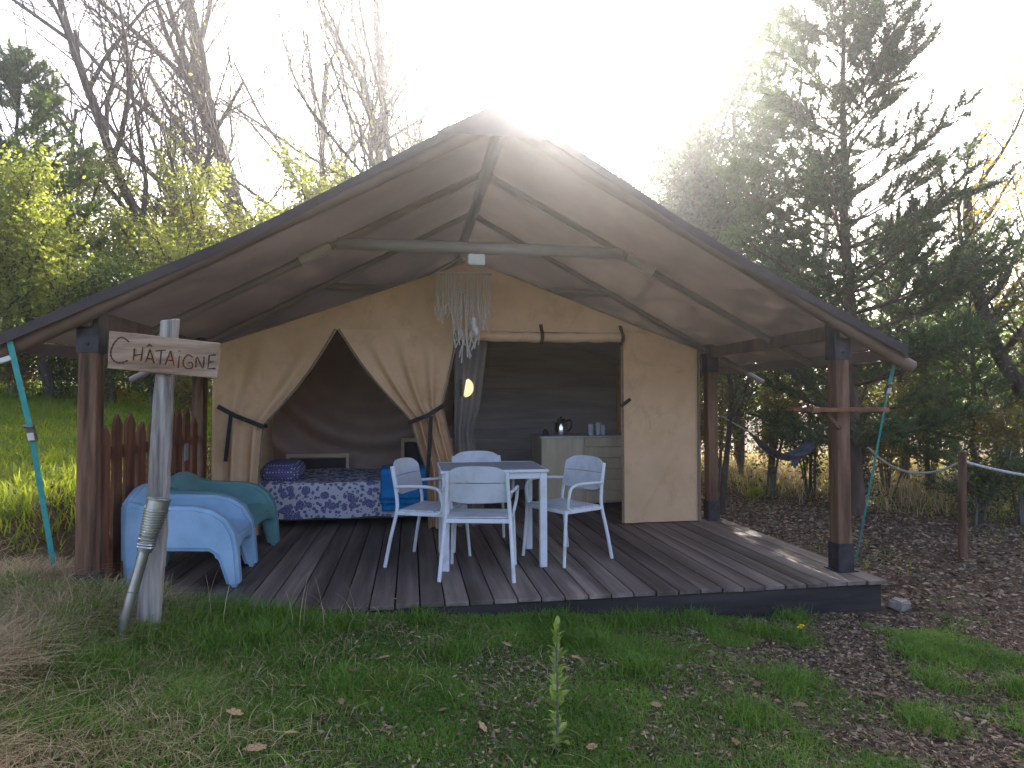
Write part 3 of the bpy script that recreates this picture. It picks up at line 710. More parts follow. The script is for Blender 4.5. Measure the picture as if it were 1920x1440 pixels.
for (x0, x1, zt, Y, lab) in ((537, 655, 852, 3.95, 'low wooden headboard frame behind the floral bedspread'), (752, 850, 822, 4.05, 'taller wooden headboard frame behind the right curtain of the bedroom')):
    a_, b_ = atY(x0, zt, Y), atY(x1, zt, Y); wd = b_[0]-a_[0]; h = a_[2]
    hb = empty('headboard', (float(a_[0]+b_[0])/2, Y, 0), 0, lab, 'headboard')
    MB().box((0, 0, h-.02), (wd, .04, .045)).build('rail', 'lightwood', hb, .003)
    for s in (-1, 1): MB().box((s*(wd/2-.02), 0, (h-.043)/2), (.04, .036, h-.043)).build('post', 'lightwood', hb, .003)
    MB().box((0, .01, (h-.06)/2+.05), (wd-.09, .012, h-.16)).build('panel', 'dark', hb)

# ------------------------------------------------------------------ kitchen
KY = 3.0
a_, b_ = atY(1015, 818, KY), atY(1180, 818, KY); x0, x1 = float(a_[0]), 2.25; kh = float(a_[2])
kc = empty('kitchen_cabinet', ((x0+x1)/2, KY+.3, 0), 0, 'pale wooden kitchen cabinet with slatted doors inside the doorway', 'cabinet'); kw = x1-x0
MB().box((0, 0, (kh-.03)/2+.03), (kw, .58, kh-.09)).build('carcass', 'cabinet', kc, .003)
MB().box((0, -.01, kh-.013), (kw+.04, .63, .028)).build('worktop', 'counter', kc, .003)
MB().box((0, .02, .035), (kw-.04, .5, .07)).build('plinth', 'dark', kc)
dw = .52; MB().box((-kw/2+dw/2, -.30, .47), (dw-.01, .02, .76)).build('door', 'cabinet', kc, .003)
for k in range(6): MB().box((-kw/2+dw+.36, -.30, .145+.13*k), (.70, .02, .122)).build('drawer_front', 'cabinet', kc, .003)
def lathe(prof, n=18):
    mb = MB(); vs = [(r_*math.cos(2*PI*j_/n), r_*math.sin(2*PI*j_/n), z) for r_, z in prof for j_ in range(n)]
    fs = [(k*n+j_, k*n+(j_+1) % n, (k+1)*n+(j_+1) % n, (k+1)*n+j_) for k in range(len(prof)-1) for j_ in range(n)]
    fs += [tuple(reversed(range(n))), tuple((len(prof)-1)*n+j_ for j_ in range(n))]; return mb.add(vs, fs)
kp = atY(1052, 812, KY+.2); kt = empty('kettle', (float(kp[0]), KY+.2, kh), 0, 'shiny steel kettle on the cabinet worktop', 'kettle')
lathe([(.075, .0), (.08, .02), (.078, .10), (.06, .17), (.05, .185)]).build('body', 'chrome', kt, smooth=True)
lathe([(.05, .185), (.045, .20), (.012, .205), (.014, .225), (.004, .23)]).build('lid', 'dark', kt, smooth=True)
MB().tube(smooth_path([(.06, 0, .17), (.12, 0, .18), (.125, 0, .10), (.085, 0, .04)], 5), .011, 8).build('handle', 'dark', kt, smooth=True)
MB().tube([(-.06, 0, .12), (-.105, 0, .165)], [.02, .011], 8).build('spout', 'chrome', kt, smooth=True)
for k, (px, h) in enumerate(((1108, .13), (1123, .15), (1133, .12))):
    p = atY(px, 812, KY+.15); o = lathe([(.026, 0), (.03, .01), (.034, h), (.031, h), (.027, .015)]).build('drinking_glass', 'glass', None, smooth=True); o.location = (float(p[0]), KY+.15+.03*k, kh+.001)
    tag(o, 'upright drinking glass standing on the worktop right of the kettle', 'glass', 'glasses on the worktop')
p = atY(1020, 812, KY+.12); o = lathe([(.03, 0), (.034, .01), (.034, .05), (.02, .06), (.02, .075), (.004, .08)]).build('jar', 'dark', None, smooth=True); o.location = (float(p[0])+.02, KY+.12, kh+.001)
tag(o, 'small dark jar at the worktop corner left of the kettle', 'jar')
# unidentified half-round disc with a weak added glow, beside the mesh curtain
p = atY(872, 727, 1.975); lp = empty('half_disc', tuple(map(float, p)), R(-4), 'pale yellow half-round disc with an added glow beside the mesh curtain', 'lamp')
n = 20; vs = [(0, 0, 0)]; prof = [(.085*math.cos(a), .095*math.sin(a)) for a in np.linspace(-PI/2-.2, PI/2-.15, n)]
MB().prism([(x, z) for x, z in prof], -.03, .03).build('disc_body', 'lit', lp, .012, 3, True)
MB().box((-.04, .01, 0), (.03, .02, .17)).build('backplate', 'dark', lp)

# ------------------------------------------------------------------ porch box and macrame
p = atY(893, 483, .9); pb = empty('porch_lamp', (float(p[0]), .9, 2.46), 0, 'small pale box lamp under the collar beam', 'lamp')
MB().box((0, 0, .0), (.14, .09, .09)).build('housing', 'plate', pb, .008, 2)
MB().box((0, 0, .048), (.05, .05, .012)).build('mount', 'steel', pb)
mc = empty('macrame_hanging', (-.10, 1.72, 2.5), 0, 'pale string wall hanging with shells in front of the tent gable', 'wall hanging')
MB().tube([(-.29, 0, .0), (.27, 0, .015)], .011, 10).build('branch', 'palepole', mc, smooth=True)
MB().tube([(-.27, 0, .01), (-.02, 0, .17), (.25, 0, .02)], .004, 6).build('cord', 'string', mc)
for k in range(42):
    x = -.27+.52*k/41+rnd.uniform(-.008, .008); L = .42+.40*math.exp(-((x-.02)/.16)**2)+rnd.uniform(-.12, .06)
    if x < -.12: L -= .05
    P = [(x+rnd.uniform(-.006, .006)*q, -.012+.006*math.sin(k), -L*q/6) for q in range(7)]
    MB().tube(P, [.0042, .0045, .005, .0045, .005, .0055, .007], 6).build('string', 'string', mc, smooth=True)
st = MB()
for k in range(8):
    a = PI*k/4+.2; st.tube([(0, 0, 0), (.075*math.cos(a), -.006, .075*math.sin(a))], [.008, .003], 6)
o = st.build('star_knot', 'string', mc); o.location = (-.04, -.025, -.17)
for x, z in ((.085, -.46), (.11, -.55), (.09, -.51)):
    o = lathe([(.003, .05), (.018, .03), (.026, -.01), (.012, -.04), (.002, -.045)], 10).build('shell', 'plate', mc, smooth=True); o.location = (x, -.035, z)

# ------------------------------------------------------------------ shelf on the right front post
sh = empty('post_shelf', (2.607, 0, 1.2), 0, 'dark wooden shelf board with brace fixed to the right front post', 'shelf')
for k, (y0, wdt) in enumerate(((-.135, .075), (.11, .09))):
    MB().box((-.02, y0, .008), (.62, wdt, .03)).build('board', 'picket', sh, .003)
MB().bar((-.19, -.085, -.005), (-.058, -.085, -.135), .028, .05, up=(0, 1, 0)).build('brace', 'post', sh, .003)

# ------------------------------------------------------------------ name sign
SY = -.80
sg = empty('name_sign', (-1.98, SY, HZ(-1.98, SY)), 0, 'weathered wooden sign reading CHÂTAIGNE on a leaning grey post', 'sign')
SO = Vector(sg.location)
def loc3(p): return Vector(p)-SO
# post: rough plank, slight bends
b0, b1 = loc3(atY(268, 1215, SY)), loc3(atY(322, 602, SY)); vs = []; fs = []; N = 26
r2 = random.Random(5)
for k in range(N+1):
    q = k/N; c_ = b0+(b1-b0)*q; c_.x += .012*math.sin(5*q+.4); wd = .062-.016*q
    l_ = wd+r2.uniform(-.003, .003); r_ = wd+r2.uniform(-.003, .003); dz = 0
    if k == N: dz = .0
    vs += [(c_.x-l_, .02, c_.z), (c_.x-l_*.8, -.022, c_.z+dz), (c_.x+r_*.85, -.02, c_.z+(.012 if k == N else 0)), (c_.x+r_, .022, c_.z+(.015 if k == N else 0))]
for k in range(N):
    for q in range(4): fs.append((k*4+q, k*4+(q+1) % 4, k*4+4+(q+1) % 4, k*4+4+q))
fs += [(3, 2, 1, 0), (N*4, N*4+1, N*4+2, N*4+3)]
MB().add(vs, fs).build('post', 'weathered', sg, .004)
BY = SY-.045
cr = lambda x, y: atY(x*560/1920, 560+y*420/1440, BY-.0155)
corners = [(700, 207), (900, 226), (1150, 256), (1411, 284), (1404, 400), (1394, 512), (1150, 492), (900, 468), (688, 448), (694, 330)]
poly = [loc3(cr(*q)) for q in corners]
bb = MB(); vs = [(p.x, BY-SY-.013, p.z) for p in poly]+[(p.x, BY-SY+.013, p.z) for p in poly]; n = len(poly)
bb.add(vs, [tuple(range(n)), tuple(reversed(range(n, 2*n)))]+[(k, k+n, (k+1) % n+n, (k+1) % n) for k in range(n)])
bd = bb.build('board', 'board', sg, .003)
L = {'C': [[(828, 278), (802, 256), (770, 250), (735, 283), (713, 332), (715, 376), (740, 405), (778, 414), (822, 396)]],
     'H': [[(864, 320), (856, 396)], [(917, 310), (906, 400)], [(858, 364), (912, 358)]],
     'A1': [[(964, 325), (934, 413)], [(964, 325), (990, 416)], [(946, 385), (984, 387)], [(943, 309), (960, 294), (977, 309)]],
     'T': [[(1000, 336), (1064, 330)], [(1036, 333), (1028, 422)]],
     'A2': [[(1095, 335), (1061, 426)], [(1095, 335), (1119, 431)], [(1075, 395), (1112, 398)]],
     'I': [[(1152, 366), (1145, 446)], [(1151, 333), (1152, 339)]],
     'G': [[(1236, 376), (1208, 360), (1182, 388), (1178, 425), (1200, 449), (1232, 445), (1236, 414), (1210, 412)]],
     'N': [[(1258, 442), (1265, 375), (1303, 447), (1311, 371)]],
     'E': [[(1345, 364), (1335, 451)], [(1345, 364), (1386, 361)], [(1340, 408), (1378, 405)], [(1335, 451), (1386, 448)]]}
for k, (nm, strokes) in enumerate(L.items()):
    mb = MB(); m_ = 'ink'
    for si, s_ in enumerate(strokes):
        P = [Vector((p.x, BY-SY-.0133, p.z)) for p in (loc3(cr(*q)) for q in s_)]
        if len(P) > 3: P = smooth_path(P, 4)
        w0 = .0040 if nm != 'C' else .0046
        hw = [w0*(.8+.35*math.sin(3.1*(i_+si)+k)) for i_ in range(len(P))]; vs = []; fs = []
        for i_, p in enumerate(P):
            t_ = (P[min(i_+1, len(P)-1)]-P[max(i_-1, 0)]).normalized(); s2 = t_.cross(Vector((0, 1, 0)))*hw[i_]; y = Vector((0, -.0012-.0004*si, 0))
            vs += [p-s2, p+s2, p+s2+y, p-s2+y]
        for i_ in range(len(P)-1):
            for q in range(4): fs.append((i_*4+q, i_*4+(q+1) % 4, i_*4+4+(q+1) % 4, i_*4+4+q))
        fs += [(3, 2, 1, 0), tuple(len(vs)-4+q for q in range(4))]
        mb.add(vs, fs)
    mb.build('letter', m_, bd)
    if nm in ('H', 'A1', 'A2', 'I', 'G'):
        sm_ = MB()
        for si, s_ in enumerate(strokes[:2]):
            P = [Vector((p.x+.004, BY-SY-.0131-.0002*si, p.z-.002)) for p in (loc3(cr(*q)) for q in s_)]; vs = []; fs = []
            for i_, p in enumerate(P):
                t_ = (P[min(i_+1, len(P)-1)]-P[max(i_-1, 0)]).normalized(); s2 = t_.cross(Vector((0, 1, 0)))*.0085; vs += [p-s2, p+s2]
            fs = [(2*i_, 2*i_+1, 2*i_+3, 2*i_+2) for i_ in range(len(P)-1)]; sm_.add(vs, fs)
        sm_.build('letter_tint', 'orange', bd)

# ------------------------------------------------------------------ torch leaning on the sign
tbz = atZ(217, 1228, .02); TO = Vector((-2.03, -.98, HZ(-2.03, -.98)))
tr = empty('garden_torch', tuple(TO), 0, 'steel garden torch with coiled wire collar leaning against the sign post', 'torch')
tp0 = Vector(atY(212, 1240, -.98))-TO; tp1 = Vector(atY(299, 935, -.89))-TO; d = (tp1-tp0).normalized(); Lt = (tp1-tp0).length
s0 = tp0+d*Lt*.665
MB().tube([tp0-d*.05, tp0+d*.12, tp0+d*.20], [.012, .020, .024], 14).build('spike', 'metal', tr, smooth=True)
MB().tube([tp0+d*.20, s0], [.0255, .0255], 16).build('pole', 'metal', tr, smooth=True)
MB().tube([tp0+d*.33, tp0+d*.336], [.0268, .0268], 16).build('joint_ring', 'hatch', tr, smooth=True)
MB().tube([s0, s0+d*.02, s0+d*.215, tp1-d*.012], [.034, .036, .052, .053], 20).build('oil_can', 'metal', tr, smooth=True)
cb = MB(); x_ = d.cross(Vector((0, 1, 0))).normalized(); y_ = d.cross(x_); pts = []
for k in range(15*16+1):
    q = k/(15*16); rr = .0385+.0175*q; a = 2*PI*k/16; pts.append(s0+d*(.02+.20*q)+(x_*math.cos(a)+y_*math.sin(a))*rr)
cb.tube(pts, .0036, 5); cb.build('wire_coil', 'wire', tr, smooth=True)
rm = MB(); ring = [];
rm.tube([tp1-d*.012, tp1, tp1+d*.004, tp1-d*.006, tp1-d*.03], [.054, .0565, .054, .048, .046], 20); rm.build('rim', 'wire', tr, smooth=True)
MB().tube([tp1-d*.028, tp1-d*.024], [.045, .045], 20).build('wick_plate', 'dark', tr)

# ------------------------------------------------------------------ hammock, rope fence, stone
h0, h1 = atY(1405, 810, 3.75), atY(1547, 803, 3.9); hl = atY(1475, 858, 3.82)
hk = empty('hammock', tuple(map(float, hl)), 0, 'dark blue cloth hammock slung between the pine trunks', 'hammock'); HO = Vector(hl); a0, a1 = Vector(h0)-HO, Vector(h1)-HO
def ham(u, v):
    p = a0+(a1-a0)*u; s_ = 1-(2*u-1)**2; dep = (a0.z+a1.z)/2
    p.z -= dep*s_; wd = .04+.5*s_**.7; q = (v-.5)
    return (p.x+q*.06, p.y+q*wd, p.z+.25*wd*q*q*4*.5+.014*math.sin(20*q)*s_-.03*s_)
cl_ = grid_mesh('cloth', ham, 40, 16, 'hammock', hk)
grid_mesh('cloth_fold', lambda u, v: (-.0+.12*(u-.5)*(1-.5*v), -.20, -.0-.12*v+.02*math.sin(9*u)), 8, 6, 'hammock', hk)
for p_, q_ in ((a0, Vector(atY(1352, 780, 3.75))-HO), (a1, Vector(atY(1605, 772, 3.9))-HO)):
    for s in (-1, 1): MB().tube([p_+Vector((0, s*.02, 0)), q_+Vector((0, s*.01, 0))], .006, 6).build('cord', 'rope', hk)

def wood_post(name, loc, h, label, lean=(0, 0)):
    z = HZ(*loc); o = MB().tube([(0, 0, -.15), (lean[0]*.4, lean[1]*.4, h*.5), (lean[0], lean[1], h)], [.040, .038, .036], 12).build(name, 'post', None, .006, 2, True); o.location = (loc[0], loc[1], z)
    return tag(o, label, 'post', 'rope fence posts')
rp1 = (4.62, 1.0); p2 = (5.9, .1); pr = (6.1, 4.2)
wood_post('rope_post', rp1, 1.02, 'round brown timber post carrying the slack white rope right of the deck', (.02, 0))
wood_post('rope_post', p2, 1.0, 'round brown timber post at the far end of the white rope')
def cat(a_, b_, sag, n=24):
    a_, b_ = Vector(a_), Vector(b_); return [a_+(b_-a_)*k/n-Vector((0, 0, sag*4*(k/n)*(1-k/n))) for k in range(n+1)]
ra = Vector((rp1[0]+.02, rp1[1], HZ(*rp1)+.93)); rb_ = Vector((p2[0], p2[1], HZ(*p2)+.85)); rc = Vector(atD(1625, 836, 8.3))
for pts, lab in ((cat(ra, rb_, .10), 'pale rope slung from the brown post towards the camera side'), (cat(rc, ra, .22), 'pale rope sagging between the pine trunk and the brown post')):
    o_ = pts[0].copy(); o = MB().tube([p-o_ for p in pts], .013, 7).build('rope', 'rope', None, smooth=True); o.location = o_; tag(o, lab, 'rope')
sb = bmesh.new(); bmesh.ops.create_cube(sb, size=1); bmesh.ops.scale(sb, vec=(.13, .10, .07), verts=sb.verts); bmesh.ops.bevel(sb, geom=sb.edges[:], offset=.014, segments=2, affect='EDGES')
for v in sb.verts: v.co += Vector((rnd.uniform(-.006, .006), rnd.uniform(-.006, .006), rnd.uniform(-.005, .005)))
sm = bpy.data.meshes.new('stone_block'); sb.to_mesh(sm); sb.free(); o = mobj('stone_block', sm, 'stone'); o.location = (2.86, -.28, HZ(2.86, -.28)+.03); o.rotation_euler = (.05, .08, .35)
tag(o, 'small pale stone block lying by the deck corner', 'stone')

# ------------------------------------------------------------------ vegetation generators
def tubes(segs, sides):
    """segs: list of (pts(k,3), rad(k)) -> V,F arrays"""
    Vs, Fs, b = [], [], 0; an = np.arange(sides)*2*PI/sides; ca, sa = np.cos(an), np.sin(an)
    for P, rd in segs:
        P = np.asarray(P); k = len(P); t_ = np.gradient(P, axis=0); t_ /= np.linalg.norm(t_, axis=1)[:, None]+1e-9
        a_ = np.where(np.abs(t_[:, 2:3]) < .9, np.array([[0, 0, 1.]]), np.array([[1., 0, 0]])); 
        a_ = a_[:1].repeat(k, 0); x = np.cross(t_, a_); x /= np.linalg.norm(x, axis=1)[:, None]+1e-9; y = np.cross(t_, x)
        V = P[:, None]+(x[:, None]*ca[None, :, None]+y[:, None]*sa[None, :, None])*np.asarray(rd)[:, None, None]
        Vs.append(V.reshape(-1, 3)); i_ = np.arange(k-1)[:, None]*sides; j_ = np.arange(sides)[None]; j2 = (j_+1) % sides
        Fs.append(np.stack([b+i_+j_, b+i_+j2, b+i_+sides+j2, b+i_+sides+j_], -1).reshape(-1, 4)); b += k*sides
    return np.concatenate(Vs), np.concatenate(Fs)
def nrm(v): return v/(np.linalg.norm(v, axis=-1, keepdims=True)+1e-9)
def branch_tree(g, height, r0, levels, nch, spread, up=.25, wob=.18, lean=(0, 0), first=.3, taper=.45, lenf=.55, minlen=.12):
    segs, tips = [], []
    def grow(p, d, L, r_, lv, z0):
        n = 5 if lv == 0 else 4; P = [p]; D = d
        n = max(n, int(L/.5)) if lv == 0 else n
        for k in range(n):
            D = nrm(D+g.normal(0, wob, 3)*(.6 if lv == 0 else 1)+np.array([0, 0, up*(.4 if lv == 0 else 1)])); P.append(P[-1]+D*L/n)
        rd = np.linspace(r_, r_*(taper if lv < levels else .35), n+1); segs.append((np.array(P), rd, lv))
        if lv >= levels or L < minlen: tips.append((P[-1], D, L)); return
        m_ = nch[min(lv, len(nch)-1)]
        for c in range(m_):
            q = z0+(1-z0)*(c+g.uniform(.1, .9))/m_; f_ = q*n; i_ = min(int(f_), n-1); b_ = P[i_]+(P[i_+1]-P[i_])*(f_-i_)
            az = g.uniform(0, 2*PI); side = nrm(np.cross(D, np.array([math.cos(az), math.sin(az), .3]))); a_ = spread*g.uniform(.65, 1.25)
            nd = nrm(D*math.cos(a_)+side*math.sin(a_)); grow(b_, nd, L*lenf*g.uniform(.7, 1.15)*(1.15-.55*q if lv == 0 else 1), float(np.interp(q, [0, 1], [r_, r_*taper]))*.58, lv+1, .15)
        tips.append((P[-1], D, L))
    grow(np.zeros(3)-np.array([0, 0, .2]), nrm(np.array([lean[0], lean[1], 1.])), height, r0, 0, first)
    return segs, tips
def quads(C, g, size, flat=.35, jit=.35, tint=None, asp=.55, droop=0):
    """leaf rhombs at centres C"""
    n = len(C); a_ = nrm(g.normal(0, 1, (n, 3))*np.array([1, 1, flat+.35])-np.array([0, 0, droop])); b_ = nrm(np.cross(a_, nrm(g.normal(0, 1, (n, 3)))))
    s = (size*(1+g.normal(0, jit, n)).clip(.4, 1.9))[:, None]; a_ = a_*s*.5; b_ = b_*s*.5*asp
    V = np.stack([C-a_, C+b_*1.0-a_*.1, C+a_, C-b_*1.0-a_*.1], 1).reshape(-1, 3); F = np.arange(4*n).reshape(-1, 4)
    t_ = tint if tint is not None else g.uniform(0, 1, n); return V, F, np.repeat(t_, 4)
def make_tree(name, g, loc, label, height, r0, leaf=None, nleaf=0, lsize=.07, bark='bark', levels=3, nch=(9, 6, 5), spread=.85, up=.18, lean=(0, 0), first=.3, lenf=.5, blob=.35, group=None, wob=.16, cat='tree', ivy=0):
    o = empty(name, (loc[0], loc[1], HZ(loc[0], loc[1])), g.uniform(0, 6), label, cat, group)
    o.rotation_euler = (0, 0, 0)
    segs, tips = branch_tree(g, height, r0, levels, nch, spread, up=up, lean=lean, first=first, lenf=lenf, wob=wob)
    Vs, Fs, b = [], [], 0
    for lv in range(levels+1):
        sg_ = [(p, r_) for p, r_, l_ in segs if l_ == lv]
        if not sg_: continue
        V, F = tubes(sg_, 8 if lv == 0 else (5 if lv == 1 else 3)); Vs.append(V); Fs.append(F+b); b += len(V)
    mobj('trunk', npmesh('trunk', np.concatenate(Vs), np.concatenate(Fs), True), bark, o)
    C = []; tn = []
    if nleaf:
        W_ = np.array([t_[2] for t_ in tips]); idx = g.choice(len(tips), nleaf, p=W_/W_.sum()); TP_ = np.array([t_[0] for t_ in tips]); TD = np.array([t_[1] for t_ in tips])
        tone = g.uniform(0, 1, len(tips)); C = TP_[idx]-TD[idx]*(g.uniform(0, .9, nleaf)*W_[idx])[:, None]+g.normal(0, blob, (nleaf, 3))*np.array([1, 1, .8])*.5
        tn = (tone[idx]*.55+g.uniform(0, .45, nleaf))
        if ivy:
            tr_ = segs[0][0]; q = g.uniform(0, .75, ivy)*(len(tr_)-1); i_ = q.astype(int); P_ = tr_[i_]+(tr_[np.minimum(i_+1, len(tr_)-1)]-tr_[i_])*(q-i_)[:, None]
            C = np.concatenate([C, P_+g.normal(0, 1, (ivy, 3))*np.array([.22, .22, .2])]); tn = np.concatenate([tn, g.uniform(0, .5, ivy)])
        V, F, T = quads(C, g, lsize, tint=tn); mobj('crown', npmesh('crown', V, F, False, {'tint': T}), leaf, o)
    return o
def make_pine(name, g, loc, label, height, r0, first, rad, ntuft, nneed=20, nlen=.09, nw=.006, m='needle', group='pine trees beyond the deck', step=.32, lean=(0, 0), dead=0):
    o = empty(name, (loc[0], loc[1], HZ(loc[0], loc[1])), 0, label, 'pine tree', group)
    n = 16; tz = np.linspace(-.2, height, n); bend = np.cumsum(g.normal(0, .02, (n, 2)), 0)*.8+np.outer(tz, np.array(lean)); T = np.stack([bend[:, 0]-bend[0, 0], bend[:, 1]-bend[0, 1], tz], 1)
    rr = r0*(1-np.linspace(0, 1, n)*.92); segs = [(T, rr)]; fine = []; tp = []; z = first
    while z < height-.1:
        q = (z-first)/(height-first); base = np.array([np.interp(z, tz, T[:, 0]), np.interp(z, tz, T[:, 1]), z])
        L0 = rad*(np.interp(q, [0, .12, .4, .8, 1], [.75, .95, 1, .52, .12])); nb = g.integers(4, 7); a0_ = g.uniform(0, 2*PI)
        for k in range(nb):
            az = a0_+2*PI*k/nb+g.normal(0, .25); L = L0*g.uniform(.65, 1.15); el = np.interp(q, [0, .5, 1], [-.02, .35, .95])+g.normal(0, .1)
            d = np.array([math.cos(az)*math.cos(el), math.sin(az)*math.cos(el), math.sin(el)]); P = [base]; m_ = 6
            for s_ in range(m_): d = nrm(d+np.array([0, 0, .07])+g.normal(0, .06, 3)); P.append(P[-1]+d*L/m_)
            P = np.array(P); r1 = max(.008, np.interp(z, tz, rr)*.30); segs.append((P, np.linspace(r1, .005, m_+1)))
            if q < dead: continue
            ns = max(3, int(L*9))
            for s_ in range(ns):
                f_ = (.28+.72*(s_+g.uniform(0, 1))/ns)*m_; i_ = min(int(f_), m_-1); p = P[i_]+(P[i_+1]-P[i_])*(f_-i_)
                sd = nrm(np.cross(d, np.array([0, 0, 1.])))*(1 if s_ % 2 else -1); l2 = L*.30*(1.15-f_/m_)*g.uniform(.6, 1.3)+.11
                d2 = nrm(d*.75+sd*g.uniform(.5, 1)+np.array([0, 0, g.uniform(-.15, .8)])); e = p+d2*l2; fine.append((np.array([p, e]), np.array([.006, .003])))
                for c in range(max(1, int(l2/.09))): tp.append((p+(e-p)*g.uniform(.25, 1), d2))
                tp.append((e, d2))
            tp.append((P[-1], d))
        z += step*g.uniform(.75, 1.2)*(1.1-.35*q)
    tp.append((T[-1], np.array([0, 0, 1.])))
    V1, F1 = tubes(segs, 7); V2, F2 = tubes(fine, 3)
    mobj('trunk', npmesh('trunk', np.concatenate([V1, V2]), np.concatenate([F1, F2+len(V1)]), True), 'pinebark', o)
    idx = g.permutation(len(tp))[:ntuft] if len(tp) > ntuft else np.arange(len(tp)); A = np.array([tp[i_][0] for i_ in idx]); D = np.array([tp[i_][1] for i_ in idx]); k = len(A)
    nd = nrm(D[:, None]*.75+g.normal(0, .62, (k, nneed, 3))); bp = A[:, None]+D[:, None]*g.uniform(-.09, .06, (k, nneed, 1)); ln = nlen*g.uniform(.6, 1.25, (k, nneed, 1))
    sd = nrm(np.cross(nd, g.normal(0, 1, (k, nneed, 3))))*nw
    V = np.stack([bp-sd, bp+sd, bp+nd*ln], 2).reshape(-1, 3); F = np.arange(len(V)).reshape(-1, 3); tn = np.repeat((g.uniform(0, .6, (k, 1))+g.uniform(0, .4, (k, nneed))).ravel(), 3)
    mobj('crown', npmesh('crown', V, F, False, {'tint': tn}), m, o); return o
def make_shrub(name, g, loc, label, h, rad, n, leaf, lsize=.05, group=None, stems=7, cat='shrub'):
    o = empty(name, (loc[0], loc[1], HZ(loc[0], loc[1])), 0, label, cat, group); segs = []; C = []; tn = []
    for k in range(stems):
        az = g.uniform(0, 2*PI); q = g.uniform(.2, 1)*rad*.8; tip = np.array([math.cos(az)*q, math.sin(az)*q, h*g.uniform(.65, 1)]); m_ = tip*.5+np.array([0, 0, .12*h])+g.normal(0, .08, 3)
        P = np.array([[math.cos(az)*.05, math.sin(az)*.05, -.1], m_*.5, m_, tip]); segs.append((P, np.array([.022, .016, .011, .004])))
        for c in range(7):
            b_ = P[1]+(P[3]-P[1])*g.uniform(0, 1); e = b_+nrm(g.normal(0, 1, 3)+np.array([0, 0, .3]))*rad*g.uniform(.25, .55); segs.append((np.array([b_, (b_+e)/2+g.normal(0, .03, 3), e]), np.array([.008, .006, .003])))
            nn = n//(stems*7); tt = g.uniform(0, .55); C.append(b_+(e-b_)*g.uniform(.2, 1.1, (nn, 1))+g.normal(0, rad*.11, (nn, 3))); tn.append(tt+g.uniform(0, .45, nn))
    V, F = tubes(segs, 4); mobj('stems', npmesh('stems', V, F, True), 'greybark', o)
    C = np.concatenate(C); C[:, 2] = np.maximum(C[:, 2], .02); V, F, T = quads(C, g, lsize, tint=np.concatenate(tn)); mobj('foliage', npmesh('foliage', V, F, False, {'tint': T}), leaf, o); return o
def G(s): return np.random.default_rng(s)
def xy(px, d): p = atD(px, 740, d); return float(p[0]), float(p[1])
def hgt(px, py, d): x_, y_ = xy(px, d); return CAM[2]+(753-py)/FPX*d-HZ(x_, y_)

# ------------------------------------------------------------------ trees
PINES = [('tall_pine', 'tall dark pine with bare lower trunk standing just beyond the deck shelf', (5.245, 3.28), hgt(1575, -130, 8.5), .115, 1.0, 1.9, 8500, 26, .125, .0065, 'needle'),
         ('thin_pine', 'slender pine rising behind the roof slope left of the tall dark pine', xy(1385, 15), hgt(1385, -90, 15), .13, 3.0, 2.4, 5500, 20, .13, .010, 'needle'),
         ('young_pine', 'dense young pine below the leafy oak at the rope fence', xy(1830, 9.3), hgt(1830, 470, 9.3), .06, .25, 1.2, 4500, 22, .08, .006, 'needle'),
         ('low_pine', 'broad low pine filling the gap behind the rope', xy(1690, 12), hgt(1690, 420, 12), .09, .5, 1.9, 3500, 22, .10, .008, 'needle'),
         ('lit_pine', 'light green pine above the lawn beside the teal strap', xy(10, 14), hgt(10, 90, 14), .13, 1.6, 1.9, 6500, 20, .13, .011, 'needlelight')]
for k, (nm, lab, loc, h, r0, first, rad, nt_, nn, nl, nw, m) in enumerate(PINES):
    make_pine(nm, G(100+k), loc, lab, h, r0, first, rad, nt_, nn, nl, nw, m, lean=(-.02, 0) if k == 0 else (0, 0))
BG = 'spring trees beyond the lawn'
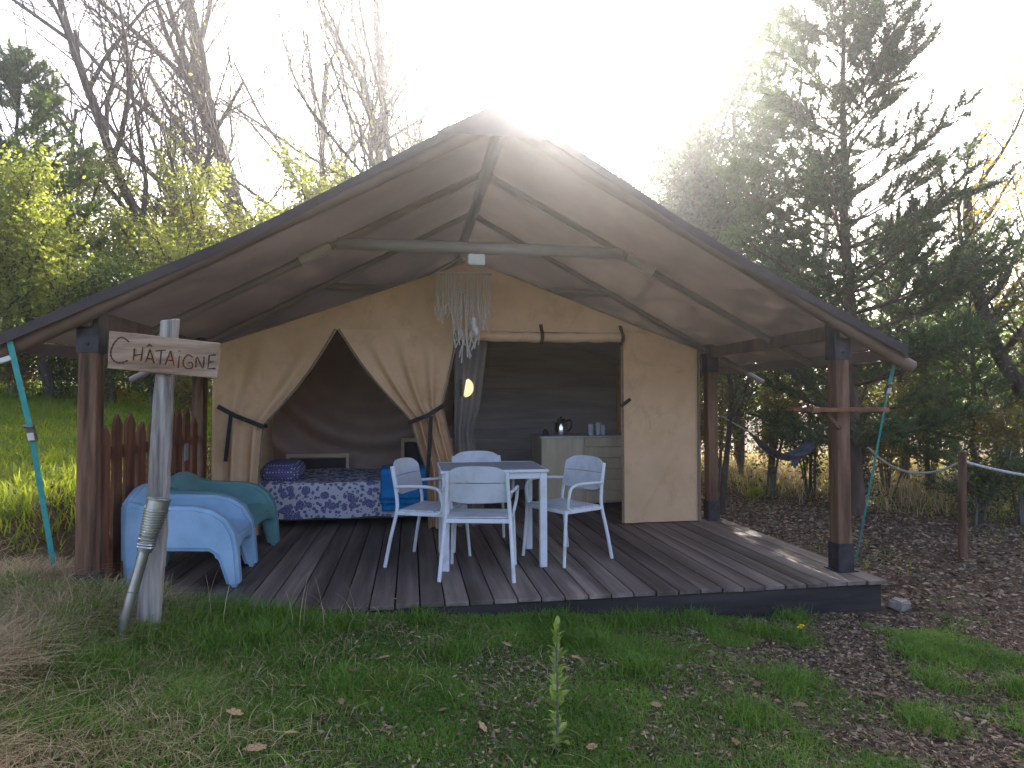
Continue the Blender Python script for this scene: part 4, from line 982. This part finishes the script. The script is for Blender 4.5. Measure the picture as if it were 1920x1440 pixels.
for k, (px, d, py, n, leaf, ls, lab) in enumerate((
        (150, 17, 190, 9000, 'leafspring', .085, 'yellow-green spring tree rising behind the light green pine'),
        (280, 20, 250, 9000, 'leafspring', .095, 'tall spring tree with fresh leaves behind the name sign'),
        (-40, 11, 260, 6500, 'leafspring', .06, 'spring tree with dark forked trunk at the lawn edge beside the strap'),
        (430, 18, 330, 8500, 'leafrust', .085, 'brownish budding tree behind the left roof slope below the leaning bare tree'),
        (560, 21, 300, 8500, 'leafspring', .095, 'leafy spring tree at the foot of the ivy-covered bare tree'),
        (660, 20, 330, 6000, 'leafrust', .085, 'low budding tree just above the left roof slope'),
        (345, 13, 320, 4200, 'leafspring', .06, 'small forked tree with sparse leaves above the name sign'),
        (215, 12.5, 400, 5500, 'leafgreen', .06, 'rounded green tree over the lawn hedge'),
        (60, 20, 330, 7000, 'leafspring', .095, 'bright yellow-green tree on the sunny hillside'),
        (95, 12.5, 230, 7500, 'leafspring', .07, 'fresh green tree leaning over the lawn beside the light pine'),
        (255, 15, 330, 7500, 'leafspring', .075, 'dense spring tree between the sign and the forked tree'),
        (480, 15.5, 400, 6000, 'leafspring', .075, 'bushy spring tree peeping over the left roof slope'),
        (385, 17, 260, 6500, 'leafspring', .08, 'tall spring tree in front of the leaning bare trunk'),
        (600, 17.5, 340, 5500, 'leafrust', .08, 'budding tree touching the roof slope under the reddish bare limbs'),
        (530, 15.5, 230, 8500, 'leafspring', .085, 'bushy spring tree rising above the middle of the left roof slope'),
        (640, 17, 230, 8500, 'leafspring', .09, 'spreading spring tree right of the bushy one above the left roof slope'),
        (735, 18.5, 215, 7500, 'leafrust', .09, 'pale budding tree nearest to the ridge on the left roof slope'))):
    h = hgt(px, py, d); lo = xy(px, d); make_tree('spring_tree', G(200+k), lo, lab, h*.72, .05+h*.011, leaf, int(n*1.7), ls*1.05, bark='bark', levels=3, nch=(10, 6, 4), spread=.85, lenf=.46, first=.22, blob=.38, group=BG, up=.14)
for k, (px, d, py, n, lab, lean, ivy, r0) in enumerate((
        (512, 22, -260, 1200, 'big bare tree with ivy-wrapped trunk behind the left roof slope', (.0, 0), 2600, .30),
        (450, 20, -200, 300, 'bare tree with trunk leaning away from the ivy-wrapped tree', (-.24, 0), 0, .19),
        (600, 23, -120, 300, 'bare tree with reddish limbs leaning towards the roof ridge', (.16, 0), 0, .18),
        (706, 24, -60, 900, 'slender bare tree with scattered leaves between the ivy tree and ridge', (.02, 0), 0, .17),
        (775, 15, 40, 1500, 'thin budding tree with small leaves left of the roof ridge', (0, 0), 0, .09),
        (880, 15, -20, 300, 'thin bare tree fading into the sun glare by the ridge', (-.03, 0), 0, .075),
        (940, 14.5, -10, 250, 'thin forked bare tree directly behind the roof ridge', (.03, 0), 0, .075),
        (655, 18, -160, 400, 'bare spreading tree above the middle of the left roof slope', (.05, 0), 0, .15),
        (745, 16.5, -130, 400, 'bare twiggy tree standing close to the left of the ridge', (-.06, 0), 0, .12),
        (830, 16, -80, 300, 'bare thin-limbed tree between the twiggy tree and the ridge', (.04, 0), 0, .10),
        (330, 19, 30, 500, 'bare twiggy tree between the light pine and the leaning bare tree', (-.05, 0), 0, .12),
        (120, 18, 60, 300, 'bare twiggy treetop standing up beside the light green pine', (.05, 0), 0, .1))):
    lo = xy(px, d); h = hgt(px, py, d); make_tree('bare_tree', G(300+k), lo, lab, h*.8, r0, 'leafgreen' if ivy else 'leafspring', n, .08, bark='bark', levels=4, nch=(12, 7, 6, 4), spread=.70, lenf=.5, first=.25, group='bare trees behind the tent', up=.12, lean=lean, ivy=ivy, wob=.15)
for k, (px, d, py, n, leaf, ls, lab) in enumerate((
        (1350, 12.8, 330, 8000, 'leafdark', .065, 'dark leafy tree rising right behind the tent roof'),
        (1245, 15, 250, 9000, 'leafdark', .08, 'dense hazy tree close behind the right roof slope'),
        (1120, 13.2, 230, 7000, 'leafdark', .065, 'leafy tree just right of the ridge behind the roof'),
        (1210, 13.5, 140, 9000, 'leafdark', .07, 'tall leafy tree behind the middle of the right roof slope'),
        (1300, 13.6, 120, 9000, 'leafdark', .07, 'tall dense tree left of the slender pine behind the roof'),
        (1165, 17, 200, 9000, 'leafgreen', .09, 'hazy bushy tree beside the ridge on the right roof slope'),
        (1110, 22, 260, 7000, 'leafspring', .10, 'hazy leafy tree right of the roof ridge'),
        (1200, 20, 190, 9000, 'leafgreen', .095, 'hazy rounded tree above the right roof slope'),
        (1290, 18, 160, 9000, 'leafgreen', .085, 'hazy tree between the rounded tree and the slender pine'),
        (1480, 19, 240, 8000, 'leafdark', .09, 'dark leafy tree filling the gap behind the two pines'),
        (1790, 17, 420, 8000, 'leafgreen', .08, 'mid-height leafy tree behind the rope fence'),
        (2010, 8.6, 20, 6000, 'leafrust', .055, 'oak with yellowing leaves reaching over the rope fence'),
        (1900, 14, 380, 7500, 'leafdark', .075, 'dark leafy tree behind the yellowing oak'))):
    h = hgt(px, py, d); make_tree('leafy_tree', G(400+k), xy(px, d), lab, h*.74, .05+h*.011, leaf, int(n*(1.6 if px < 1400 else .95)), ls*1.05, bark='bark', levels=3, nch=(10, 6, 4), spread=.85, lenf=.46, first=.2, blob=.4, group='leafy trees right of the tent', up=.14)
make_tree('hammock_tree', G(450), tuple(float(q) for q in atY(1350, 740, 3.75)[:2]), 'thin forked tree carrying one end of the hammock', 2.9, .05, 'leafdark', 2600, .05, levels=3, nch=(7, 5, 4), lenf=.42, first=.35, group=None)
k = 0
for px, d, py, n, leaf, ls, rad, lab in (
        (1345, 10.5, 640, 4200, 'leafrust', .05, .9, 'tawny shrub behind the thin hammock tree'), (1440, 10.2, 660, 4200, 'leafrust', .048, .9, 'tawny shrub behind the hammock'),
        (1520, 10.0, 690, 4000, 'leafgreen', .045, .8, 'green shrub behind the shelf post'), (1660, 10.2, 700, 4200, 'leafrust', .05, .9, 'tawny shrub under the sagging rope'),
        (1740, 10.6, 640, 4500, 'leafgreen', .05, 1.0, 'green shrub behind the sagging rope'), (1830, 7.8, 830, 3600, 'leafdark', .04, .7, 'dark low shrub behind the brown rope post'),
        (1915, 8.0, 740, 4200, 'leafrust', .045, .9, 'tawny shrub under the yellowing oak'), (1390, 13, 560, 4600, 'leafdark', .06, 1.3, 'tall dark shrub behind the tawny shrubs'),
        (1560, 13, 560, 4600, 'leafdark', .06, 1.3, 'tall dark shrub beyond the tall pine'), (1730, 13.5, 540, 4600, 'leafgreen', .06, 1.4, 'tall green shrub beyond the low pine'),
        (1870, 12, 580, 4600, 'leafgreen', .06, 1.2, 'tall green shrub beyond the young pine'),
        (1600, 16, 480, 5000, 'leafdark', .075, 1.7, 'wide dark shrub mass far behind the pines'), (1430, 16.5, 480, 5000, 'leafdark', .075, 1.7, 'wide dark shrub mass far behind the hammock'),
        (1300, 14, 600, 4000, 'leafrust', .06, 1.2, 'tawny shrub hidden partly by the tent side wall'),
        (1600, 8.9, 800, 2200, 'leafdark', .04, .5, 'low dark shrub at the foot of the tall pine'),
        (30, 12.5, 630, 4600, 'leafrust', .055, 1.1, 'brown-green hedge shrub at the lawn edge beside the strap'), (120, 13, 640, 4600, 'leafgreen', .055, 1.1, 'green hedge shrub at the lawn edge left of the post'),
        (200, 12.8, 650, 4600, 'leafrust', .055, 1.0, 'brown hedge shrub seen behind the name sign'), (290, 12.3, 640, 4600, 'leafgreen', .055, 1.0, 'dark green hedge shrub seen above the pickets'),
        (370, 12, 650, 4600, 'leafrust', .055, 1.0, 'brown hedge shrub between picket fence and tent'), (-60, 13, 600, 4600, 'leafgreen', .055, 1.2, 'green hedge shrub at the far lawn corner'),
        (240, 16, 520, 5000, 'leafspring', .075, 1.5, 'bright green tall shrub behind the lawn hedge'), (380, 16.5, 500, 5000, 'leafspring', .075, 1.5, 'fresh green tall shrub beyond the left curtain'),
        (100, 17, 520, 5000, 'leafspring', .075, 1.6, 'yellow-green tall shrub under the spring trees')):
    make_shrub('shrub', G(500+k), xy(px, d), lab, hgt(px, py, d), rad, n, leaf, ls, group='wild shrubs around the clearing', stems=8); k += 1

# far wood closing the view, read as one mass
g = G(900); C = []; tn = []
for k in range(170):
    px = g.uniform(-700, 2700); d = g.uniform(26, 44)
    if 780 < px < 1080: continue
    x_, y_ = xy(px, d); z0 = HZ(x_, y_); hh = g.uniform(4, 8)*(.8 if px < 700 else 1); n = 420; u = nrm(g.normal(0, 1, (n, 3)))*g.uniform(.4, 1, (n, 1))**.5
    C.append(np.array([x_, y_, z0+hh*.55])+u*np.array([2.4, 2.4, hh*.5])); tn.append(np.clip(g.uniform(0, .6)+g.uniform(0, .4, n), 0, 1))
V, F, T = quads(np.concatenate(C), g, .26, tint=np.concatenate(tn)); tag(mobj('far_wood', npmesh('far_wood', V, F, False, {'tint': T}), 'leafgreen'), 'distant leafy wood closing the clearing', 'wood', kind='stuff')

# ------------------------------------------------------------------ grass and litter
def blades(P, g, hgt_, wid, lean, tint, seg=2, dirv=None):
    n = len(P); az = g.uniform(0, 2*PI, n); ld = np.stack([np.cos(az), np.sin(az)], 1)
    if dirv is not None: ld = nrm(ld*.6+np.asarray(dirv))
    hh = (hgt_*g.uniform(.5, 1.35, n)); ln = (lean*g.uniform(.3, 1.6, n)); sd = np.stack([-ld[:, 1], ld[:, 0]], 1); fa = g.uniform(-1, 1, n)[:, None]; sd = nrm(sd+ld*fa)
    rows = []; 
    for s in range(seg+1):
        q = s/seg; off = ld*(hh*ln*q**1.8)[:, None]; z = hh*(q-.38*np.minimum(ln, 1.6)*q**2.2)
        c = np.concatenate([P[:, :2]+off, (P[:, 2]+z)[:, None]], 1)
        if s < seg:
            wq = (wid*(1-.55*q))[:, None]*.5 if hasattr(wid, '__len__') else wid*(1-.55*q)*.5; w3 = np.concatenate([sd*wq, np.zeros((n, 1))], 1); rows += [c-w3, c+w3]
        else: rows.append(c)
    K = 2*seg+1; V = np.stack(rows, 1).reshape(-1, 3); b = np.arange(n)[:, None]*K
    Q = [np.concatenate([b+2*s, b+2*s+1, b+2*s+3, b+2*s+2], 1) for s in range(seg-1)]; Tq = np.concatenate([b+2*seg-2, b+2*seg-1, b+2*seg], 1)
    return V, (np.concatenate(Q), Tq), np.repeat(tint, K)
def stuff_blades(name, V, QT, T, m, label, cat): return tag(mobj(name, npmesh(name, V, [QT[0], QT[1]], False, {'tint': T}), m), label, cat, kind='stuff')
def scatter(g, n, x0, x1, y0, y1, dens):
    X = g.uniform(x0, x1, n); Y = g.uniform(y0, y1, n); keep = g.uniform(0, 1, n) < dens(X, Y); X, Y = X[keep], Y[keep]
    return np.stack([X, Y, H(X, Y)-.004], 1)
notdeck = lambda X, Y: ~((np.abs(X) < 2.79) & (Y > -.318) & (Y < 6.5))
g = G(1000)
P = scatter(g, 400000, -3.6, 3.6, -2.6, -.3, lambda X, Y: turf(X, Y)*notdeck(X, Y)*(.22+.78*sst(.28, .58, .6*vnoise(X, Y, 2.6, 8)+.4*vnoise(X, Y, 8, 18))))
hm = .022+.034*vnoise(P[:, 0], P[:, 1], 2.6, 5)+.085*sst(-.6, -2.4, P[:, 0])*vnoise(P[:, 0], P[:, 1], 3.1, 6)
tn = np.clip(vnoise(P[:, 0], P[:, 1], 4, 7)*.7+g.uniform(-.2, .45, len(P)), 0, 1)
V, QT, T = blades(P, g, hm, .0042, .9, tn); stuff_blades('front_grass', V, QT, T, 'grass', 'short green grass in front of the deck', 'grass')
# tall tufts near the deck edge
cen = np.array([[-1.15, -.62], [-1.32, -.52], [-1.0, -.55], [-1.55, -.48], [-.55, -.42], [.75, -.42], [.95, -.40], [1.25, -.42], [.3, -.40], [1.75, -.72], [1.3, -1.35], [2.35, -1.0], [2.2, -1.35], [1.75, -1.75], [2.55, -1.5], [-1.9, -.55], [-2.3, -.45], [-2.6, -.4], [-1.75, -.42], [1.95, -.38], [.55, -1.25], [1.55, -.62], [-2.62, -.37], [-2.85, -.28], [-3.0, -.15], [-2.45, -.37], [-2.1, -.4], [-.9, -1.3], [-.35, -.9], [.9, -1.7], [.4, -.8], [-2.3, -.75], [-2.15, -.62], [-1.75, -.72], [-1.6, -.95], [-2.25, -1.1], [-2.0, -1.25], [-1.35, -.85], [-1.9, -.95]])
Ps = []
for c in cen:
    n = 420; q = g.normal(0, .075, (n, 2))+c; Ps.append(q)
q = np.concatenate(Ps); q = q[notdeck(q[:, 0], q[:, 1])]; P = np.stack([q[:, 0], q[:, 1], H(q[:, 0], q[:, 1])-.004], 1)
V, QT, T = blades(P, g, np.where(P[:, 0] < -1.3, .14, .095), .0045, .8, g.uniform(0, .8, len(P)), 3); stuff_blades('grass_tufts', V, QT, T, 'grass', 'taller green grass tufts along the deck edge', 'grass')
# dry grass, left mound and scattered
P = scatter(g, 150000, -3.9, 0.2, -2.6, .3, lambda X, Y: notdeck(X, Y)*np.clip(sst(-.9, -2.3, X)*.8+.035, 0, 1)*(.2+.8*sst(.35, .65, vnoise(X, Y, 2.3, 9))))
hm = .07+.21*sst(-1.5, -2.7, P[:, 0])*(.4+.6*vnoise(P[:, 0], P[:, 1], 2, 10))
V, QT, T = blades(P, g, hm, .0038, 1.35, g.uniform(0, 1, len(P)), 4, dirv=None); stuff_blades('dry_grass', V, QT, T, 'straw', 'tangled dry straw-coloured grass around the sign', 'grass')
P = scatter(g, 9000, .2, 4.2, -2.6, .3, lambda X, Y: notdeck(X, Y)*.6); V, QT, T = blades(P, g, np.full(len(P), .035), .003, 1.6, g.uniform(0, .8, len(P)), 3); stuff_blades('straw_litter', V, QT, T, 'straw', 'short dry grass among the bark chips', 'grass')
# bank and lawn
P = scatter(g, 185000, -10.5, -2.85, -3, 12, lambda X, Y: ((Y > -.2) | (X < -3.7))*np.clip(sst(-3.25, -3.95, X)+.05, 0, 1)*np.clip(1.25-.07*np.hypot(X, Y), .25, 1))
hm = .10+.07*vnoise(P[:, 0], P[:, 1], 1.3, 12); wd = .006+.0011*np.hypot(P[:, 0]+.6, P[:, 1]+4.4)
V, QT, T = blades(P, g, hm, wd, .7, np.clip(vnoise(P[:, 0], P[:, 1], .9, 13)*.8+g.uniform(-.2, .35, len(P)), 0, 1)); stuff_blades('lawn_grass', V, QT, T, 'lawn', 'sunlit lawn grass on the bank left of the deck', 'grass')
P = scatter(g, 60000, 2.8, 14, -.2, 13, lambda X, Y: np.clip(turf(X*.6, Y*.7)*.4+.5*sst(5.2, 7.5, X+.35*Y-1.2)+.0, 0, 1)*(.15+.85*sst(4.8, 6.5, X+.35*Y-.8))); wd = .006+.0009*np.hypot(P[:, 0]+.6, P[:, 1]+4.4)
V, QT, T = blades(P, g, np.full(len(P), .10), wd, .9, g.uniform(0, 1, len(P))); stuff_blades('verge_grass', V, QT, T, 'lawn', 'patchy grass on the ground right of the deck', 'grass')
P = scatter(g, 16000, 2.9, 14, 3, 12, lambda X, Y: sst(5.2, 7.5, X+.35*Y-1.0)); V, QT, T = blades(P, g, np.full(len(P), .38), .010, .7, g.uniform(0, 1, len(P)), 3); stuff_blades('tall_dry_grass', V, QT, T, 'straw', 'tall dry grass below the shrubs', 'grass')
# long stalks by sign and strap
P = np.array([atZ(px, 1100, .1) for px in g.uniform(60, 640, 60)]); P[:, 1] = np.clip(g.uniform(-.75, -.36, len(P)), None, -.36); P[:, 0] = g.uniform(-2.9, -.9, len(P)); P[:, 2] = H(P[:, 0], P[:, 1])
V, QT, T = blades(P, g, np.full(len(P), .36), .0035, .8, g.uniform(.3, 1, len(P)), 6, dirv=(.2, 0)); stuff_blades('dry_stalks', V, QT, T, 'straw', 'long dry grass stalks beside the armchair and sign', 'grass')
# lit tuft at the far mulch
pt = atZ(1415, 935, -.26); q = g.normal(0, .06, (260, 2))+pt[:2]; P = np.stack([q[:, 0], q[:, 1], H(q[:, 0], q[:, 1])], 1); V, QT, T = blades(P, g, np.full(len(P), .2), .008, .6, g.uniform(.5, 1, len(P)), 3)
tag(stuff_blades('grass_tuft', V, QT, T, 'lawn', 'bright yellow-green grass tuft standing alone on the bark chips', 'grass'), kind='stuff')
# chips
def chips(name, P, g, size, label):
    V, F, T = quads(P, g, size, flat=-.25, tint=g.beta(1.2, 2.0, len(P)), asp=.42, jit=.7); tag(mobj(name, npmesh(name, V, F, False, {'tint': T}), 'chip'), label, 'bark chips', kind='stuff')
P = scatter(g, 60000, -.4, 4.4, -2.6, -.3, lambda X, Y: (1-.8*turf(X, Y))*notdeck(X, Y)); P[:, 2] += g.uniform(.002, .014, len(P)); chips('bark_chips', P, g, .022, 'pale bark chips and litter in front of the deck')
P = scatter(g, 100000, 2.78, 9, -3, 9, lambda X, Y: ((Y > -.3) | (X > 4.3))*(1-.6*sst(4.6, 7, X+.3*Y-1))); P[:, 2] += g.uniform(.002, .02, len(P)); chips('bark_mulch', P, g, .035, 'reddish bark mulch beside the deck')
P = scatter(g, 20000, -3.6, .4, -2.6, -.3, lambda X, Y: notdeck(X, Y)*(.25+.75*sst(.6, .35, vnoise(X, Y, 2.6, 8)))); P[:, 2] += g.uniform(.002, .02, len(P)); chips('leaf_litter', P, g, .018, 'small brown litter between the grass blades')

# fallen leaves
def deadleaf_mesh(seed):
    r_ = random.Random(seed); out = []
    for k in range(14):
        a = 2*PI*k/14; l_ = .5*(1-.25*(k % 2))*(1 if k not in (0,) else 1.15); out.append((l_*math.cos(a), .55*l_*math.sin(a)))
    vs = [(x, y, .10*r_.uniform(.2, 1)*(abs(y)*2)+.04*math.sin(4*x)) for x, y in out]+[(0, 0, -.01)]
    me = MB().add(vs, [(k, (k+1) % 14, 14) for k in range(14)]).mesh('fallen_leaf'); me.materials.append(M['deadleaf']); return me
dm = [deadleaf_mesh(s) for s in range(5)]
spots = [(598, 1358), (440, 1352), (200, 1390), (640, 1330), (560, 1300), (755, 1275), (660, 1270), (1305, 1228), (545, 1390), (905, 1372), (480, 1420), (830, 1340), (1110, 1410), (1080, 1240), (950, 1215), (690, 1310), (180, 1430), (60, 1280), (720, 1245), (870, 1180), (1230, 1330), (1380, 1400), (1560, 1210), (1270, 1200), (1650, 1310), (1740, 1380), (1420, 1290), (350, 1330), (1160, 1190), (1500, 1330)]
for k, (px, py) in enumerate(spots):
    z = -.15
    for _ in range(6): p = atZ(px, py, z); z = HZ(p[0], p[1])
    o = mobj('fallen_leaf', dm[k % 5], 'deadleaf'); lf = px < 800; o.location = (p[0], p[1], z+(.035 if lf else .022)); s_ = rnd.uniform(.055, .09); o.scale = (s_, s_, s_); o.rotation_euler = (rnd.uniform(-.4, .4), rnd.uniform(-.4, .4), rnd.uniform(0, 6))
    tag(o, 'curled brown fallen leaf lying on the grass and litter before the deck', 'leaf', 'fallen leaves in front of the deck')

for k, (x, y) in enumerate([(-1.5, -.1), (-.7, -.2), (1.5, .1), (2.1, .55), (2.45, 1.2), (-1.1, .5), (.9, -.15), (1.9, 1.5), (2.55, .4), (-.35, -.12), (1.25, 1.2)]):
    o = mobj('deck_leaf', dm[k % 5], 'deadleaf'); o.location = (x, y, .006); s_ = rnd.uniform(.022, .04); o.scale = (s_, s_, s_); o.rotation_euler = (rnd.uniform(-.15, .15), 0, rnd.uniform(0, 6))
    tag(o, 'small dry leaf blown onto the deck boards', 'leaf', 'dry leaves on the deck')
# sprig
z = -.2
for _ in range(5): p = atZ(1045, 1405, z); z = HZ(p[0], p[1])
sp = empty('young_shrub', (float(p[0]), float(p[1]), z), 0, 'upright yellow-green leafy sapling standing alone on the grass', 'sapling'); sh_ = .50
MB().tube([(0, 0, -.05), (.002, 0, .2), (-.002, 0, .4), (.004, 0, sh_)], [.006, .005, .004, .002], 6).build('stem', 'greybark', sp)
lm = []
for k in range(3):
    b = MB(); n = 6; vs = []; fs = []
    for i_ in range(n+1):
        q = i_/n; wd = .24*math.sin(PI*(q**.8))+.01; vs += [(q, -wd, .10*math.sin(PI*q)*(1+.2*k)+.03), (q, 0, .10*math.sin(PI*q)-.02), (q, wd, .10*math.sin(PI*q)*(1+.2*k)+.03)]
    for i_ in range(n): fs += [(i_*3, i_*3+1, i_*3+4, i_*3+3), (i_*3+1, i_*3+2, i_*3+5, i_*3+4)]
    me = b.add(vs, fs).mesh('leaf', smooth=True); me.materials.append(M['sprig']); lm.append(me)
for k in range(84):
    q = (k+rnd.uniform(0, 1))/84; zz = -.01+(sh_+.01)*q; s_ = (.060-.024*q)*rnd.uniform(.45, 1.45); az = k*2.399+rnd.uniform(-.9, .9)
    o = mobj('leaf', lm[k % 3], 'sprig', sp); o.location = (.004*math.cos(az), .004*math.sin(az), zz); o.scale = (s_, s_, s_); o.rotation_euler = (rnd.uniform(-.3, .3), -rnd.uniform(-.1, .75)-.45*q, az)
# dandelion
z = -.2
for _ in range(5): p = atZ(1500, 1200, z); z = HZ(p[0], p[1])
dn = empty('dandelion', (float(p[0]), float(p[1]), z), 0, 'yellow dandelion flowers rising from a green grass tuft', 'flower')
for (dx, dy, h) in ((0, 0, .075), (.022, .01, .082)):
    st_ = MB().tube([(dx*.3, dy*.3, 0), (dx, dy, h)], .0025, 6).build('stem', 'grass', dn); b = MB()
    for ring, (n, ln, el) in enumerate(((16, .017, .15), (12, .013, .6), (7, .009, 1.1))):
        for k in range(n):
            a = 2*PI*k/n+ring; d = Vector((math.cos(a)*math.cos(el), math.sin(a)*math.cos(el), math.sin(el))); s_ = Vector((-math.sin(a), math.cos(a), 0))*.0028; c0 = Vector((dx, dy, h)); b.add([c0-s_*.4, c0+s_*.4, c0+d*ln+s_, c0+d*ln-s_], [(0, 1, 2, 3)])
    b.build('flower_head', 'yellow', dn)

# ------------------------------------------------------------------ haze volume, added to make the glare around the sun
hb = MB().box((0, 12, 8.5), (150, 130, 28)).build('haze', None, None)
mh = bpy.data.materials.new('glare_haze'); mh.use_nodes = True; n = mh.node_tree; n.nodes.clear(); ou = n.nodes.new('ShaderNodeOutputMaterial'); pv = n.nodes.new('ShaderNodeVolumePrincipled')
pv.inputs['Color'].default_value = (.93, .94, 1, 1); pv.inputs['Density'].default_value = .0035; pv.inputs['Anisotropy'].default_value = .925
lk(n, pv.outputs[0], ou.inputs['Volume']); hb.data.materials.append(mh); tag(hb, 'thin haze volume added to spread sun glare over the clearing', 'haze', kind='stuff')
